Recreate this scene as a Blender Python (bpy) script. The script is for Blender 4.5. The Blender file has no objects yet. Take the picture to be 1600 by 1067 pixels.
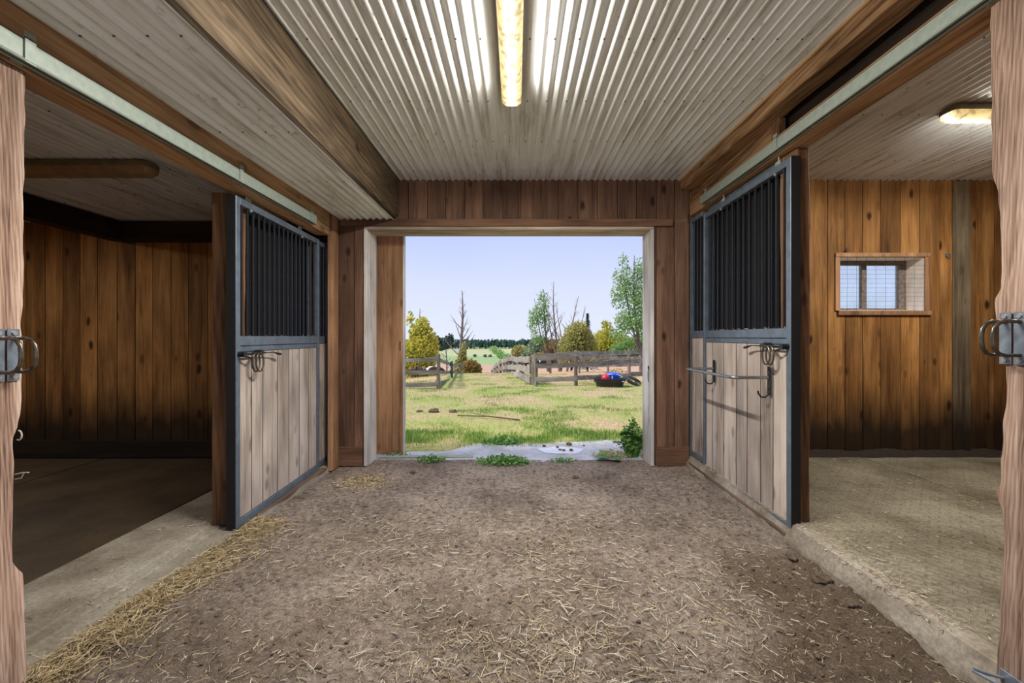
import bpy, bmesh, math, random
import numpy as np
from mathutils import Vector, Matrix, noise

random.seed(7); rng = np.random.default_rng(7)
sc = bpy.context.scene
C = sc.collection
PI = math.pi
F = 660.0; CX, CY, HC = 808.0, 526.0, 1.35          # focal length (px), principal point, eye height

# ------------------------------------------------------------------ camera
cam = bpy.data.cameras.new('camera'); co = bpy.data.objects.new('camera', cam); C.objects.link(co)
cam.sensor_width = 36; cam.sensor_fit = 'HORIZONTAL'; cam.lens = 36 * F / 1600
cam.shift_x = -(CX - 800) / 1600; cam.shift_y = -(533.5 - CY) / 1600
co.location = (0, 0, HC); co.rotation_euler = (PI / 2, 0, 0); cam.clip_end = 2000; cam.clip_start = .05
sc.camera = co
sc.view_settings.view_transform = 'Standard'; sc.view_settings.look = 'None'
sc.view_settings.gamma = 1; sc.view_settings.use_curve_mapping = False
sc.view_settings.exposure = 0.17

def S(r, g, b):
    def f(c):
        c /= 255.0
        return c / 12.92 if c <= .04045 else ((c + .055) / 1.055) ** 2.4
    return (f(r), f(g), f(b), 1)

# ------------------------------------------------------------------ sky
w = bpy.data.worlds.new('sky'); sc.world = w; w.use_nodes = True
nt = w.node_tree; nt.nodes.clear()
o_ = nt.nodes.new('ShaderNodeOutputWorld'); bg = nt.nodes.new('ShaderNodeBackground')
tc = nt.nodes.new('ShaderNodeTexCoord'); sx = nt.nodes.new('ShaderNodeSeparateXYZ'); cr = nt.nodes.new('ShaderNodeValToRGB')
nz = nt.nodes.new('ShaderNodeTexNoise'); nz.inputs['Scale'].default_value = 2.2; nz.inputs['Detail'].default_value = 4
mm = nt.nodes.new('ShaderNodeMath'); mm.operation = 'MULTIPLY_ADD'; mm.inputs[1].default_value = .10; 
nt.links.new(tc.outputs['Generated'], sx.inputs[0]); nt.links.new(tc.outputs['Generated'], nz.inputs['Vector'])
nt.links.new(nz.outputs['Fac'], mm.inputs[0]); nt.links.new(sx.outputs['Z'], mm.inputs[2]); nt.links.new(mm.outputs[0], cr.inputs[0])
e = cr.color_ramp.elements
e[0].position = .0; e[0].color = S(232, 238, 249); e[1].position = .30; e[1].color = S(190, 205, 252)
x_ = e.new(.15); x_.color = S(218, 227, 252); x_ = e.new(1.0); x_.color = S(180, 194, 240)
nt.links.new(cr.outputs[0], bg.inputs[0]); bg.inputs[1].default_value = .92
nt.links.new(bg.outputs[0], o_.inputs[0])
# ------------------------------------------------------------------ sun (hazy)
sl = bpy.data.lights.new('sun', 'SUN'); so = bpy.data.objects.new('sun', sl); C.objects.link(so)
sl.energy = 4.2; sl.angle = math.radians(14); sl.color = (1, .95, .86)
so.rotation_euler = Vector((-.62, -.12, .80)).to_track_quat('Z', 'Y').to_euler()

def P(px, py, Z): return Vector(((px - CX) * Z / F, Z, HC - (py - CY) * Z / F))

# ------------------------------------------------------------------ materials
def newmat(name):
    m = bpy.data.materials.new(name); m.use_nodes = True
    return m, m.node_tree, m.node_tree.nodes['Principled BSDF']
def N(nt, t, **k):
    n = nt.nodes.new('ShaderNode' + t)
    for a, b in k.items():
        if a.startswith('i_'):
            key = a[2:]
            key = int(key) if key.isdigit() else key
            n.inputs[key].default_value = b
        else: setattr(n, a, b)
    return n
def ramp(nt, stops, interp='LINEAR'):
    n = nt.nodes.new('ShaderNodeValToRGB'); e = n.color_ramp.elements; n.color_ramp.interpolation = interp
    e[0].position, e[0].color = stops[0]; e[1].position, e[1].color = stops[-1]
    for p, c in stops[1:-1]:
        q = e.new(p); q.color = c
    return n
def g(v): return (v, v, v, 1)
def mixc(nt, mode, fac, a, b):
    n = nt.nodes.new('ShaderNodeMix'); n.data_type = 'RGBA'; n.blend_type = mode
    for s, v in ((0, fac), (6, a), (7, b)):
        if hasattr(v, 'links') or hasattr(v, 'is_linked'): nt.links.new(v, n.inputs[s])
        else: n.inputs[s].default_value = v
    return n.outputs[2]

def plain(name, col, rough=.6, metal=0, bump=0, var=.0, vscale=8):
    m, nt, b = newmat(name)
    b.inputs['Roughness'].default_value = rough; b.inputs['Metallic'].default_value = metal
    tc = N(nt, 'TexCoord'); n = N(nt, 'TexNoise', i_Scale=vscale, i_Detail=6.0)
    nt.links.new(tc.outputs['Object'], n.inputs['Vector'])
    r = ramp(nt, [(.3, tuple(c * (1 - var) for c in col[:3]) + (1,)), (.7, tuple(min(1, c * (1 + var)) for c in col[:3]) + (1,))])
    nt.links.new(n.outputs['Fac'], r.inputs[0]); nt.links.new(r.outputs[0], b.inputs['Base Color'])
    if bump:
        bp = N(nt, 'Bump', i_Strength=bump, i_Distance=.01); nt.links.new(n.outputs['Fac'], bp.inputs['Height']); nt.links.new(bp.outputs[0], b.inputs['Normal'])
    return m

def wood(name, dark, mid, light, axis='z', rough=.75, knots=.5, stain=None, grain=1.0, ring=0.0, planktint=.35, bump=.35, wash=None, ringscale=(14, 1.1, 7)):
    """rough boards: streaky grain along an axis, knots, a tone of its own per board (attribute rnd)"""
    m, nt, b = newmat(name); L = nt.links.new
    b.inputs['Roughness'].default_value = rough
    b.inputs['Specular IOR Level'].default_value = .25
    tc = N(nt, 'TexCoord'); at = N(nt, 'Attribute', attribute_name='rnd')
    off = N(nt, 'VectorMath', operation='MULTIPLY', i_1=(37.1, 23.3, 51.7)); L(at.outputs['Fac'], off.inputs[0])
    ad = N(nt, 'VectorMath', operation='ADD'); L(tc.outputs['Object'], ad.inputs[0]); L(off.outputs[0], ad.inputs[1])
    def mapped(across, along):
        s = {'x': (along, across, across), 'y': (across, along, across), 'z': (across, across, along)}[axis]
        q = N(nt, 'VectorMath', operation='MULTIPLY', i_1=s); L(ad.outputs[0], q.inputs[0]); return q.outputs[0]
    n1 = N(nt, 'TexNoise', i_Scale=1.0, i_Detail=5.0, i_Roughness=.6, i_Distortion=.6); L(mapped(9 * grain, .8), n1.inputs['Vector'])
    n2 = N(nt, 'TexNoise', i_Scale=1.0, i_Detail=4.0, i_Roughness=.7); L(mapped(85 * grain, 2.5), n2.inputs['Vector'])
    n3 = N(nt, 'TexNoise', i_Scale=1.0, i_Detail=3.0); L(mapped(2.2, 1.3), n3.inputs['Vector'])
    mx = N(nt, 'Math', operation='MULTIPLY_ADD', i_1=.45); L(n2.outputs['Fac'], mx.inputs[0]); 
    hh = N(nt, 'Math', operation='MULTIPLY', i_1=.62); L(n1.outputs['Fac'], hh.inputs[0]); L(hh.outputs[0], mx.inputs[2])
    fac = mx.outputs[0]
    if ring:
        wv = N(nt, 'TexWave', i_Scale=1.0, i_Distortion=float(ringscale[2]), i_Detail=3.0); wv.inputs['Detail Scale'].default_value = 1.2
        wv.bands_direction = 'DIAGONAL'
        L(mapped(ringscale[0], ringscale[1]), wv.inputs['Vector'])
        a2 = N(nt, 'Math', operation='MULTIPLY_ADD', i_1=ring); L(wv.outputs['Fac'], a2.inputs[0]); L(fac, a2.inputs[2])
        a3 = N(nt, 'Math', operation='SUBTRACT', i_1=ring * .5); L(a2.outputs[0], a3.inputs[0]); fac = a3.outputs[0]
    r = ramp(nt, [(.36, dark), (.52, mid), (.72, light)]); L(fac, r.inputs[0])
    col = r.outputs[0]
    # slow patches
    r3 = ramp(nt, [(.3, g(.62)), (.6, g(1.12))]); L(n3.outputs['Fac'], r3.inputs[0])
    col = mixc(nt, 'MULTIPLY', 1.0, col, r3.outputs[0])
    # board tone
    rt = ramp(nt, [(0, (1 - planktint, 1 - planktint * 1.1, 1 - planktint * 1.2, 1)), (.5, g(1.0)), (1, (1 + planktint * .6, 1 + planktint * .55, 1 + planktint * .4, 1))]); L(at.outputs['Fac'], rt.inputs[0])
    col = mixc(nt, 'MULTIPLY', 1.0, col, rt.outputs[0])
    if knots:
        v = N(nt, 'TexVoronoi', i_Scale=1.0); L(mapped(6.5, 3.2), v.inputs['Vector'])
        dn = N(nt, 'TexNoise', i_Scale=1.0, i_Detail=3.0); L(mapped(40, 14), dn.inputs['Vector'])
        da = N(nt, 'Math', operation='MULTIPLY_ADD', i_1=.12); L(dn.outputs['Fac'], da.inputs[0]); L(v.outputs['Distance'], da.inputs[2])
        rk = ramp(nt, [(.14, g(min(1, knots*1.3))), (.19, g(knots)), (.27, g(0))]); L(da.outputs[0], rk.inputs[0])
        gate = N(nt, 'MapRange'); gate.inputs[1].default_value = .15; gate.inputs[2].default_value = .65; sp = N(nt, 'SeparateColor'); L(v.outputs['Color'], sp.inputs[0]); L(sp.outputs[0], gate.inputs[0])
        kk = N(nt, 'Math', operation='MULTIPLY'); L(rk.outputs[0], kk.inputs[0]); L(gate.outputs[0], kk.inputs[1])
        col = mixc(nt, 'MIX', kk.outputs[0], col, tuple(c * .35 for c in dark[:3]) + (1,))
    if stain:   # splashed muck low on the boards: (height, colour)
        sz = N(nt, 'SeparateXYZ'); L(tc.outputs['Object'], sz.inputs[0])
        sn = N(nt, 'TexNoise', i_Scale=1.0, i_Detail=5.0); L(mapped(7, 2), sn.inputs['Vector'])
        sa = N(nt, 'Math', operation='MULTIPLY_ADD', i_1=-.5); L(sn.outputs['Fac'], sa.inputs[0]); L(sz.outputs['Z'], sa.inputs[2])
        rs = ramp(nt, [(0, g(.92)), (1, g(0))]); mr = N(nt, 'MapRange'); mr.inputs[1].default_value = stain[0] - .38; mr.inputs[2].default_value = stain[0] + .1
        L(sa.outputs[0], mr.inputs[0]); L(mr.outputs[0], rs.inputs[0])
        col = mixc(nt, 'MIX', rs.outputs[0], col, stain[1])
    if wash:    # dust and weathering in blotches
        wn = N(nt, 'TexNoise', i_Scale=1.0, i_Detail=6.0); L(mapped(5, 2.5), wn.inputs['Vector'])
        rw = ramp(nt, [(.4, g(0)), (.7, g(wash[0]))]); L(wn.outputs['Fac'], rw.inputs[0])
        col = mixc(nt, 'MIX', rw.outputs[0], col, wash[1])
    L(col, b.inputs['Base Color'])
    bp = N(nt, 'Bump', i_Strength=bump, i_Distance=.006); L(fac, bp.inputs['Height']); L(bp.outputs[0], b.inputs['Normal'])
    return m

M = {}
M['wall_honey'] = wood('honey stained boards', S(84, 54, 26), S(146, 102, 56), S(184, 138, 84), 'z', knots=.85, stain=(.50, S(26, 18, 12)), planktint=.4)
M['wall_brown'] = wood('brown stained boards', S(68, 48, 38), S(108, 80, 64), S(140, 108, 88), 'z', knots=.7, planktint=.25)
M['wall_brown_x'] = wood('brown stained boards across', S(78, 54, 40), S(120, 88, 68), S(150, 116, 92), 'x', knots=.4, planktint=.25)
M['weather_z'] = wood('weathered jamb', S(158, 148, 140), S(206, 200, 194), S(230, 226, 222), 'z', knots=.3, planktint=.1)
M['weather_x'] = wood('weathered jamb across', S(130, 110, 92), S(176, 156, 138), S(205, 190, 172), 'x', knots=.3, planktint=.1)
M['door_board'] = wood('weathered door boards', S(124, 110, 100), S(180, 166, 156), S(208, 198, 190), 'z', knots=.45, planktint=.28, wash=(.15, S(190, 172, 152)))
M['beam_y'] = wood('rough beam', S(90, 64, 42), S(150, 114, 80), S(188, 152, 114), 'y', knots=.5, ring=.12, planktint=.15)
M['beam_grey'] = wood('grey brown beam', S(52, 40, 30), S(96, 80, 62), S(134, 114, 90), 'y', knots=.65, ring=.1, planktint=.15)
M['header_y'] = wood('sawn header', S(110, 80, 56), S(168, 128, 92), S(198, 162, 124), 'y', knots=.45, ring=.08, planktint=.15)
M['post_z'] = wood('rough slab post', S(96, 72, 58), S(162, 132, 114), S(206, 182, 164), 'z', knots=.5, ring=.10, planktint=.1, bump=.7, grain=2.2, ringscale=(46, 3.0, 6))
M['post_dark'] = wood('brown post', S(66, 44, 30), S(108, 78, 54), S(140, 104, 74), 'z', knots=.5, ring=.1, planktint=.1)
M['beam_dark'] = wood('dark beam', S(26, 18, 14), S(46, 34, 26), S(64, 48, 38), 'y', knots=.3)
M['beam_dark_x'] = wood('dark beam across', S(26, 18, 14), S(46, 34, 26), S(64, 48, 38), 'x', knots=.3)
M['trim_y'] = wood('pale batten', S(150, 112, 70), S(190, 150, 102), S(214, 180, 134), 'y', knots=.2)
M['base_dark'] = wood('muck blackened baseboard', S(20, 15, 12), S(34, 26, 20), S(50, 40, 30), 'x', knots=0)
M['fence'] = wood('grey fence boards', S(92, 86, 80), S(148, 140, 132), S(186, 180, 172), 'x', knots=.4, planktint=.3)
M['fence_post'] = wood('grey fence posts', S(86, 78, 70), S(140, 130, 118), S(178, 168, 156), 'z', knots=.4, planktint=.3)
M['grey_board'] = wood('grey weathered board', S(70, 58, 44), S(112, 98, 78), S(140, 126, 102), 'z', knots=.3, stain=(.50, S(26, 18, 12)), planktint=.1)
M['leaf_door'] = wood('barn door boards', S(112, 80, 56), S(160, 120, 88), S(186, 148, 114), 'z', knots=.55, planktint=.18)
M['sill_y'] = wood('muddy sill board', S(70, 54, 44), S(110, 90, 76), S(140, 120, 104), 'y', knots=.2)
M['steel'] = plain('blue grey painted steel', S(104, 116, 130), .45, .35, .15, .22, 14)
M['bar_black'] = plain('black painted bars', S(40, 42, 48), .38, .5, 0, .2, 20)
M['black'] = plain('black painted board', S(18, 18, 20), .8, 0, 0, .3)
M['galv'] = plain('galvanised track', S(150, 160, 150), .5, .25, .1, .1, 30)
M['galv_plate'] = plain('galvanised plate', S(138, 148, 160), .4, .6, .2, .25, 22)
M['rod'] = plain('worn dark rod', S(98, 90, 78), .35, .7, .1, .45, 40)
M['chrome'] = plain('scuffed steel tube', S(150, 152, 158), .3, .85, 0, .2, 12)
M['screw'] = plain('screw head', S(90, 84, 76), .5, .5)
M['bright_screw'] = plain('bright screw head', S(205, 205, 205), .3, .8)
M['soil_dark'] = plain('dark manure', S(92, 77, 62), .95, 0, .8, .4, 60)
M['muck'] = plain('black muck', S(44, 34, 26), .95, 0, .8, .4, 40)
M['stone'] = plain('grey stones', S(120, 114, 108), .85, 0, .5, .3, 40)
M['rubber'] = plain('black rubber tub', S(34, 38, 40), .5, 0, .1, .2)
M['red'] = plain('red plastic', S(206, 24, 46), .4)
M['blue'] = plain('blue plastic', S(28, 88, 210), .4)
M['water'] = plain('puddle water', S(226, 228, 232), .05)
M['white_pl'] = plain('white plastic', S(225, 225, 228), .45)
M['wire'] = plain('grey wire', S(88, 88, 88), .45, .6)
M['wire_dark'] = plain('dark mesh wire', S(60, 60, 64), .5, .5)
M['housing'] = plain('lamp housing', S(120, 108, 84), .6, 0, 0, .3, 12)
M['dead_lens'] = plain('dusty unlit lens', S(150, 122, 88), .55, 0, 0, .3, 9)
M['reveal'] = plain('dusty white reveal', S(238, 226, 216), .8, 0, .1, .12, 10)
M['win_frame'] = plain('cobwebbed window frame', S(120, 108, 98), .8, 0, .3, .4, 40)
M['roof'] = plain('roof sheet', S(70, 70, 70), .8)
M['bark'] = plain('grey bark', S(112, 100, 92), .9, 0, .4, .3, 10)
M['bark_dead'] = plain('dead wood', S(128, 116, 110), .9, 0, .4, .25, 10)
M['rope'] = plain('pale twine', S(190, 184, 172), .8)
M['twig'] = plain('twig', S(92, 78, 66), .9)
M['shed'] = plain('white shed sheet', S(220, 226, 236), .6)
M['green_post'] = plain('green painted post', S(58, 92, 84), .6, 0, .1, .2)

def tin_mat():
    m, nt, b = newmat('corrugated white sheet'); L = nt.links.new
    tc = N(nt, 'TexCoord'); mp = N(nt, 'VectorMath', operation='MULTIPLY', i_1=(22, 1.1, 1)); L(tc.outputs['Object'], mp.inputs[0])
    n = N(nt, 'TexNoise', i_Scale=1.0, i_Detail=6.0, i_Roughness=.65); L(mp.outputs[0], n.inputs['Vector'])
    r = ramp(nt, [(.36, S(192, 188, 178)), (.47, S(226, 226, 222)), (.65, S(240, 241, 242))]); L(n.outputs['Fac'], r.inputs[0])
    n2 = N(nt, 'TexNoise', i_Scale=5.0, i_Detail=8.0, i_Roughness=.75); 
    mp2 = N(nt, 'VectorMath', operation='MULTIPLY', i_1=(5, 1.6, 1)); L(tc.outputs['Object'], mp2.inputs[0]); L(mp2.outputs[0], n2.inputs['Vector'])
    r2 = ramp(nt, [(.58, g(0)), (.68, g(.8))]); L(n2.outputs['Fac'], r2.inputs[0])
    n3 = N(nt, 'TexNoise', i_Scale=.9, i_Detail=2.0); L(tc.outputs['Object'], n3.inputs['Vector'])
    r3 = ramp(nt, [(.4, g(.25)), (.62, g(1))]); L(n3.outputs['Fac'], r3.inputs[0])
    mk = N(nt, 'Math', operation='MULTIPLY'); L(r2.outputs[0], mk.inputs[0]); L(r3.outputs[0], mk.inputs[1])
    col = mixc(nt, 'MIX', mk.outputs[0], r.outputs[0], S(112, 96, 74))
    L(col, b.inputs['Base Color']); b.inputs['Roughness'].default_value = .5; b.inputs['Specular IOR Level'].default_value = .35
    return m
M['tin'] = tin_mat()

def dirt_mat():
    m, nt, b = newmat('trodden dirt'); L = nt.links.new
    tc = N(nt, 'TexCoord')
    def nn(s, d, r=.6): 
        q = N(nt, 'TexNoise', i_Scale=s, i_Detail=d, i_Roughness=r); L(tc.outputs['Object'], q.inputs['Vector']); return q.outputs['Fac']
    a, c, d = nn(1.6, 6.0), nn(26.0, 8.0, .75), nn(150.0, 5.0, .8)
    r = ramp(nt, [(.3, S(122, 108, 98)), (.5, S(158, 143, 131)), (.7, S(184, 169, 156))]); L(a, r.inputs[0])
    r2 = ramp(nt, [(.36, g(.34)), (.5, g(.92)), (.64, g(1.28))]); L(c, r2.inputs[0])
    r3 = ramp(nt, [(.36, g(.5)), (.5, g(1.0)), (.66, g(1.5))]); L(d, r3.inputs[0])
    col = mixc(nt, 'MULTIPLY', 1.0, r.outputs[0], r2.outputs[0]); col = mixc(nt, 'MULTIPLY', 1.0, col, r3.outputs[0])
    at = N(nt, 'Attribute', attribute_name='muck'); col = mixc(nt, 'MIX', at.outputs['Fac'], col, mixc(nt, 'MULTIPLY', 1.0, r3.outputs[0], S(112, 97, 82)))
    L(col, b.inputs['Base Color']); b.inputs['Roughness'].default_value = .95; b.inputs['Specular IOR Level'].default_value = .1
    sm = N(nt, 'Math', operation='MULTIPLY_ADD', i_1=.5); L(d, sm.inputs[0]); L(c, sm.inputs[2])
    bp = N(nt, 'Bump', i_Strength=.9, i_Distance=.02); L(sm.outputs[0], bp.inputs['Height']); L(bp.outputs[0], b.inputs['Normal'])
    return m
M['dirt'] = dirt_mat()

def concrete(name, a, bcol, crack=0, wet=0):
    m, nt, b = newmat(name); L = nt.links.new
    tc = N(nt, 'TexCoord'); n = N(nt, 'TexNoise', i_Scale=3.0, i_Detail=8.0, i_Roughness=.65); L(tc.outputs['Object'], n.inputs['Vector'])
    n2 = N(nt, 'TexNoise', i_Scale=50.0, i_Detail=6.0, i_Roughness=.7); L(tc.outputs['Object'], n2.inputs['Vector'])
    r = ramp(nt, [(.35, a), (.65, bcol)]); L(n.outputs['Fac'], r.inputs[0]); r2 = ramp(nt, [(.35, g(.7)), (.6, g(1.1))]); L(n2.outputs['Fac'], r2.inputs[0])
    L(mixc(nt, 'MULTIPLY', 1.0, r.outputs[0], r2.outputs[0]), b.inputs['Base Color'])
    if wet:
        rw = ramp(nt, [(.5, g(.85)), (.58, g(.12))]); nw = N(nt, 'TexNoise', i_Scale=1.3, i_Detail=3.0); L(tc.outputs['Object'], nw.inputs['Vector']); L(nw.outputs['Fac'], rw.inputs[0]); L(rw.outputs[0], b.inputs['Roughness'])
    else: b.inputs['Roughness'].default_value = .85
    bp = N(nt, 'Bump', i_Strength=.35, i_Distance=.01); L(n2.outputs['Fac'], bp.inputs['Height']); L(bp.outputs[0], b.inputs['Normal'])
    return m
M['apron'] = concrete('worn concrete', S(122, 112, 96), S(168, 160, 146))
M['curb'] = concrete('dusty concrete curb', S(112, 98, 82), S(168, 158, 142))
M['yard'] = concrete('pale gravel yard', S(190, 182, 168), S(216, 210, 198))
M['pad'] = concrete('wet concrete pad', S(166, 164, 166), S(206, 206, 214), wet=1)

def mat_rubber(name, a, bcol, lug=True):
    m, nt, b = newmat(name); L = nt.links.new
    tc = N(nt, 'TexCoord'); n = N(nt, 'TexNoise', i_Scale=1.8, i_Detail=7.0, i_Roughness=.65); L(tc.outputs['Object'], n.inputs['Vector'])
    r = ramp(nt, [(.35, a), (.65, bcol)]); L(n.outputs['Fac'], r.inputs[0])
    n2 = N(nt, 'TexNoise', i_Scale=70.0, i_Detail=5.0); L(tc.outputs['Object'], n2.inputs['Vector']); r2 = ramp(nt, [(.35, g(.7)), (.6, g(1.15))]); L(n2.outputs['Fac'], r2.inputs[0])
    col = mixc(nt, 'MULTIPLY', 1.0, r.outputs[0], r2.outputs[0])
    if lug:   # moulded lozenge lugs
        mp = N(nt, 'Mapping'); mp.inputs['Rotation'].default_value = (0, 0, math.radians(45)); L(tc.outputs['Object'], mp.inputs[0])
        ck = N(nt, 'TexBrick', i_Scale=9.0); ck.inputs['Color1'].default_value = g(1); ck.inputs['Color2'].default_value = g(1); ck.inputs['Mortar'].default_value = g(0); ck.inputs['Mortar Size'].default_value = .05; ck.inputs['Mortar Smooth'].default_value = .4
        ck.inputs['Brick Width'].default_value = .9; ck.inputs['Row Height'].default_value = .45
        L(mp.outputs[0], ck.inputs['Vector'])
        bp = N(nt, 'Bump', i_Strength=.6, i_Distance=.008); L(ck.outputs['Color'], bp.inputs['Height']); L(bp.outputs[0], b.inputs['Normal'])
        rr = ramp(nt, [(0, g(.84)), (1, g(1.0))]); L(ck.outputs['Color'], rr.inputs[0]); col = mixc(nt, 'MULTIPLY', 1.0, col, rr.outputs[0])
    L(col, b.inputs['Base Color']); b.inputs['Roughness'].default_value = .7
    return m
M['mat_r'] = mat_rubber('dusty rubber stall mat', S(96, 86, 66), S(146, 138, 118))
M['mat_l'] = mat_rubber('dark rubber stall mat', S(46, 35, 22), S(76, 60, 38), False)

def attr_ramp(name, stops, rough=.8, trans=0.0):
    m, nt, b = newmat(name); at = N(nt, 'Attribute', attribute_name='rnd'); r = ramp(nt, stops)
    nt.links.new(at.outputs['Fac'], r.inputs[0]); nt.links.new(r.outputs[0], b.inputs['Base Color'])
    b.inputs['Roughness'].default_value = rough; b.inputs['Specular IOR Level'].default_value = .2
    if trans:
        t = N(nt, 'BsdfTranslucent'); nt.links.new(r.outputs[0], t.inputs[0]); mx = N(nt, 'MixShader', i_0=trans)
        nt.links.new(b.outputs[0], mx.inputs[1]); nt.links.new(t.outputs[0], mx.inputs[2])
        nt.links.new(mx.outputs[0], nt.nodes['Material Output'].inputs[0])
    return m
M['straw'] = attr_ramp('straw', [(0, S(120, 102, 78)), (.45, S(176, 158, 128)), (.8, S(208, 196, 168)), (1, S(234, 228, 214))])
M['straw_gold'] = attr_ramp('golden straw', [(0, S(112, 94, 66)), (.5, S(172, 150, 112)), (1, S(216, 200, 162))])
M['grass'] = attr_ramp('grass', [(0, S(104, 140, 66)), (.4, S(158, 184, 92)), (.7, S(202, 210, 126)), (1, S(222, 212, 168))], .8, .35)
M['leaf_yellow'] = attr_ramp('autumn leaves', [(0, S(128, 146, 62)), (.45, S(190, 196, 88)), (.8, S(228, 214, 104)), (1, S(236, 200, 92))], .8, .45)
M['leaf_green'] = attr_ramp('green leaves', [(0, S(84, 120, 66)), (.5, S(132, 172, 96)), (1, S(190, 214, 150))], .8, .45)
M['leaf_olive'] = attr_ramp('olive leaves', [(0, S(122, 128, 74)), (.6, S(172, 172, 104)), (1, S(206, 194, 122))], .8, .35)
M['leaf_grey'] = attr_ramp('grey green leaves', [(0, S(104, 128, 96)), (.6, S(146, 166, 130)), (1, S(176, 188, 150))], .8, .35)
M['leaf_rust'] = attr_ramp('rusty leaves', [(0, S(118, 96, 60)), (.6, S(168, 140, 84)), (1, S(196, 172, 104))], .8, .3)
M['needle'] = attr_ramp('spruce needles', [(0, S(46, 68, 62)), (1, S(86, 112, 96))], .9)
M['far_tree'] = attr_ramp('far woodland', [(0, S(58, 92, 88)), (1, S(98, 130, 112))], .9)
M['weed'] = attr_ramp('weed leaves', [(0, S(54, 98, 48)), (.5, S(96, 146, 66)), (1, S(150, 182, 110))], .7, .3)
M['burdock'] = attr_ramp('broad weed leaf', [(0, S(74, 120, 74)), (.6, S(104, 148, 84)), (1, S(150, 186, 150))], .6, .2)

def field_mat():
    m, nt, b = newmat('pasture'); L = nt.links.new
    tc = N(nt, 'TexCoord'); sp = N(nt, 'SeparateXYZ'); L(tc.outputs['Object'], sp.inputs[0])
    n = N(nt, 'TexNoise', i_Scale=.55, i_Detail=7.0, i_Roughness=.65); L(tc.outputs['Object'], n.inputs['Vector'])
    n2 = N(nt, 'TexNoise', i_Scale=18.0, i_Detail=6.0, i_Roughness=.75); L(tc.outputs['Object'], n2.inputs['Vector'])
    near = ramp(nt, [(.36, S(190, 162, 134)), (.48, S(174, 166, 116)), (.62, S(150, 162, 90)), (.75, S(134, 154, 76))]); L(n.outputs['Fac'], near.inputs[0])
    at = N(nt, 'Attribute', attribute_name='zone')        # which field: worn paddock, ploughed, meadow, hay
    zr = ramp(nt, [(0, S(120, 150, 70)), (.2, S(196, 164, 132)), (.4, S(190, 158, 134)), (.6, S(150, 170, 122)), (.8, S(176, 180, 136)), (1.0, S(180, 182, 134))], 'CONSTANT'); L(at.outputs['Fac'], zr.inputs[0])
    gt = N(nt, 'Math', operation='GREATER_THAN', i_1=.1); L(at.outputs['Fac'], gt.inputs[0])
    col = mixc(nt, 'MIX', gt.outputs[0], near.outputs[0], zr.outputs[0])
    r2 = ramp(nt, [(.35, g(.62)), (.62, g(1.15))]); L(n2.outputs['Fac'], r2.inputs[0])
    col = mixc(nt, 'MULTIPLY', 1.0, col, r2.outputs[0])
    L(col, b.inputs['Base Color']); b.inputs['Roughness'].default_value = .95; b.inputs['Specular IOR Level'].default_value = .05
    bp = N(nt, 'Bump', i_Strength=.5, i_Distance=.03); L(n2.outputs['Fac'], bp.inputs['Height']); L(bp.outputs[0], b.inputs['Normal'])
    return m
M['field'] = field_mat()

def glow_mat(name, across, core, edge, half):
    """lamp lens: the tube shows white down the middle, dusty yellow plastic at the sides"""
    m, nt, b = newmat(name); L = nt.links.new
    tc = N(nt, 'TexCoord'); sp = N(nt, 'SeparateXYZ'); L(tc.outputs['Object'], sp.inputs[0])
    ab = N(nt, 'Math', operation='ABSOLUTE'); L(sp.outputs[across], ab.inputs[0])
    mr = N(nt, 'MapRange'); mr.inputs[2].default_value = half; L(ab.outputs[0], mr.inputs[0])
    r = ramp(nt, [(.25, (1, .93, .72, 1)), (.6, (1, .80, .42, 1)), (1, (.62, .42, .14, 1))]); L(mr.outputs[0], r.inputs[0])
    n = N(nt, 'TexNoise', i_Scale=26.0, i_Detail=5.0); L(tc.outputs['Object'], n.inputs['Vector'])
    rn = ramp(nt, [(.38, g(.45)), (.55, g(1))]); L(n.outputs['Fac'], rn.inputs[0])
    st = ramp(nt, [(.15, g(core)), (.5, g(edge)), (1, g(edge * .7))]); L(mr.outputs[0], st.inputs[0])
    L(mixc(nt, 'MULTIPLY', 1.0, r.outputs[0], rn.outputs[0]), b.inputs['Emission Color']); L(st.outputs[0], b.inputs['Emission Strength'])
    b.inputs['Base Color'].default_value = S(214, 188, 120); b.inputs['Roughness'].default_value = .4
    return m
M['glow_y'] = glow_mat('lit lens lengthwise', 'X', 2.0, 1.15, .075)
M['glow_x'] = glow_mat('lit lens crosswise', 'Y', 2.0, 1.15, .075)

def glass_mat():
    m, nt, b = newmat('dusty window glass'); L = nt.links.new
    tr = N(nt, 'BsdfTransparent'); tr.inputs[0].default_value = (.9, .95, 1, 1); tl = N(nt, 'BsdfTranslucent'); tl.inputs[0].default_value = (.8, .86, .92, 1)
    n = N(nt, 'TexNoise', i_Scale=3.0, i_Detail=4.0); r = ramp(nt, [(.35, g(.06)), (.65, g(.22))]); L(n.outputs['Fac'], r.inputs[0])
    mx = N(nt, 'MixShader'); L(r.outputs[0], mx.inputs[0]); L(tr.outputs[0], mx.inputs[1]); L(tl.outputs[0], mx.inputs[2])
    L(mx.outputs[0], nt.nodes['Material Output'].inputs[0]); return m
M['glass'] = glass_mat()

def cow_mat():
    m, nt, b = newmat('patched hide'); tc = N(nt, 'TexCoord'); n = N(nt, 'TexNoise', i_Scale=1.6, i_Detail=1.0)
    nt.links.new(tc.outputs['Object'], n.inputs['Vector']); r = ramp(nt, [(.56, S(52, 36, 30)), (.6, S(224, 218, 208))]); nt.links.new(n.outputs['Fac'], r.inputs[0])
    nt.links.new(r.outputs[0], b.inputs['Base Color']); b.inputs['Roughness'].default_value = .8; return m
M['cow'] = cow_mat()

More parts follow.
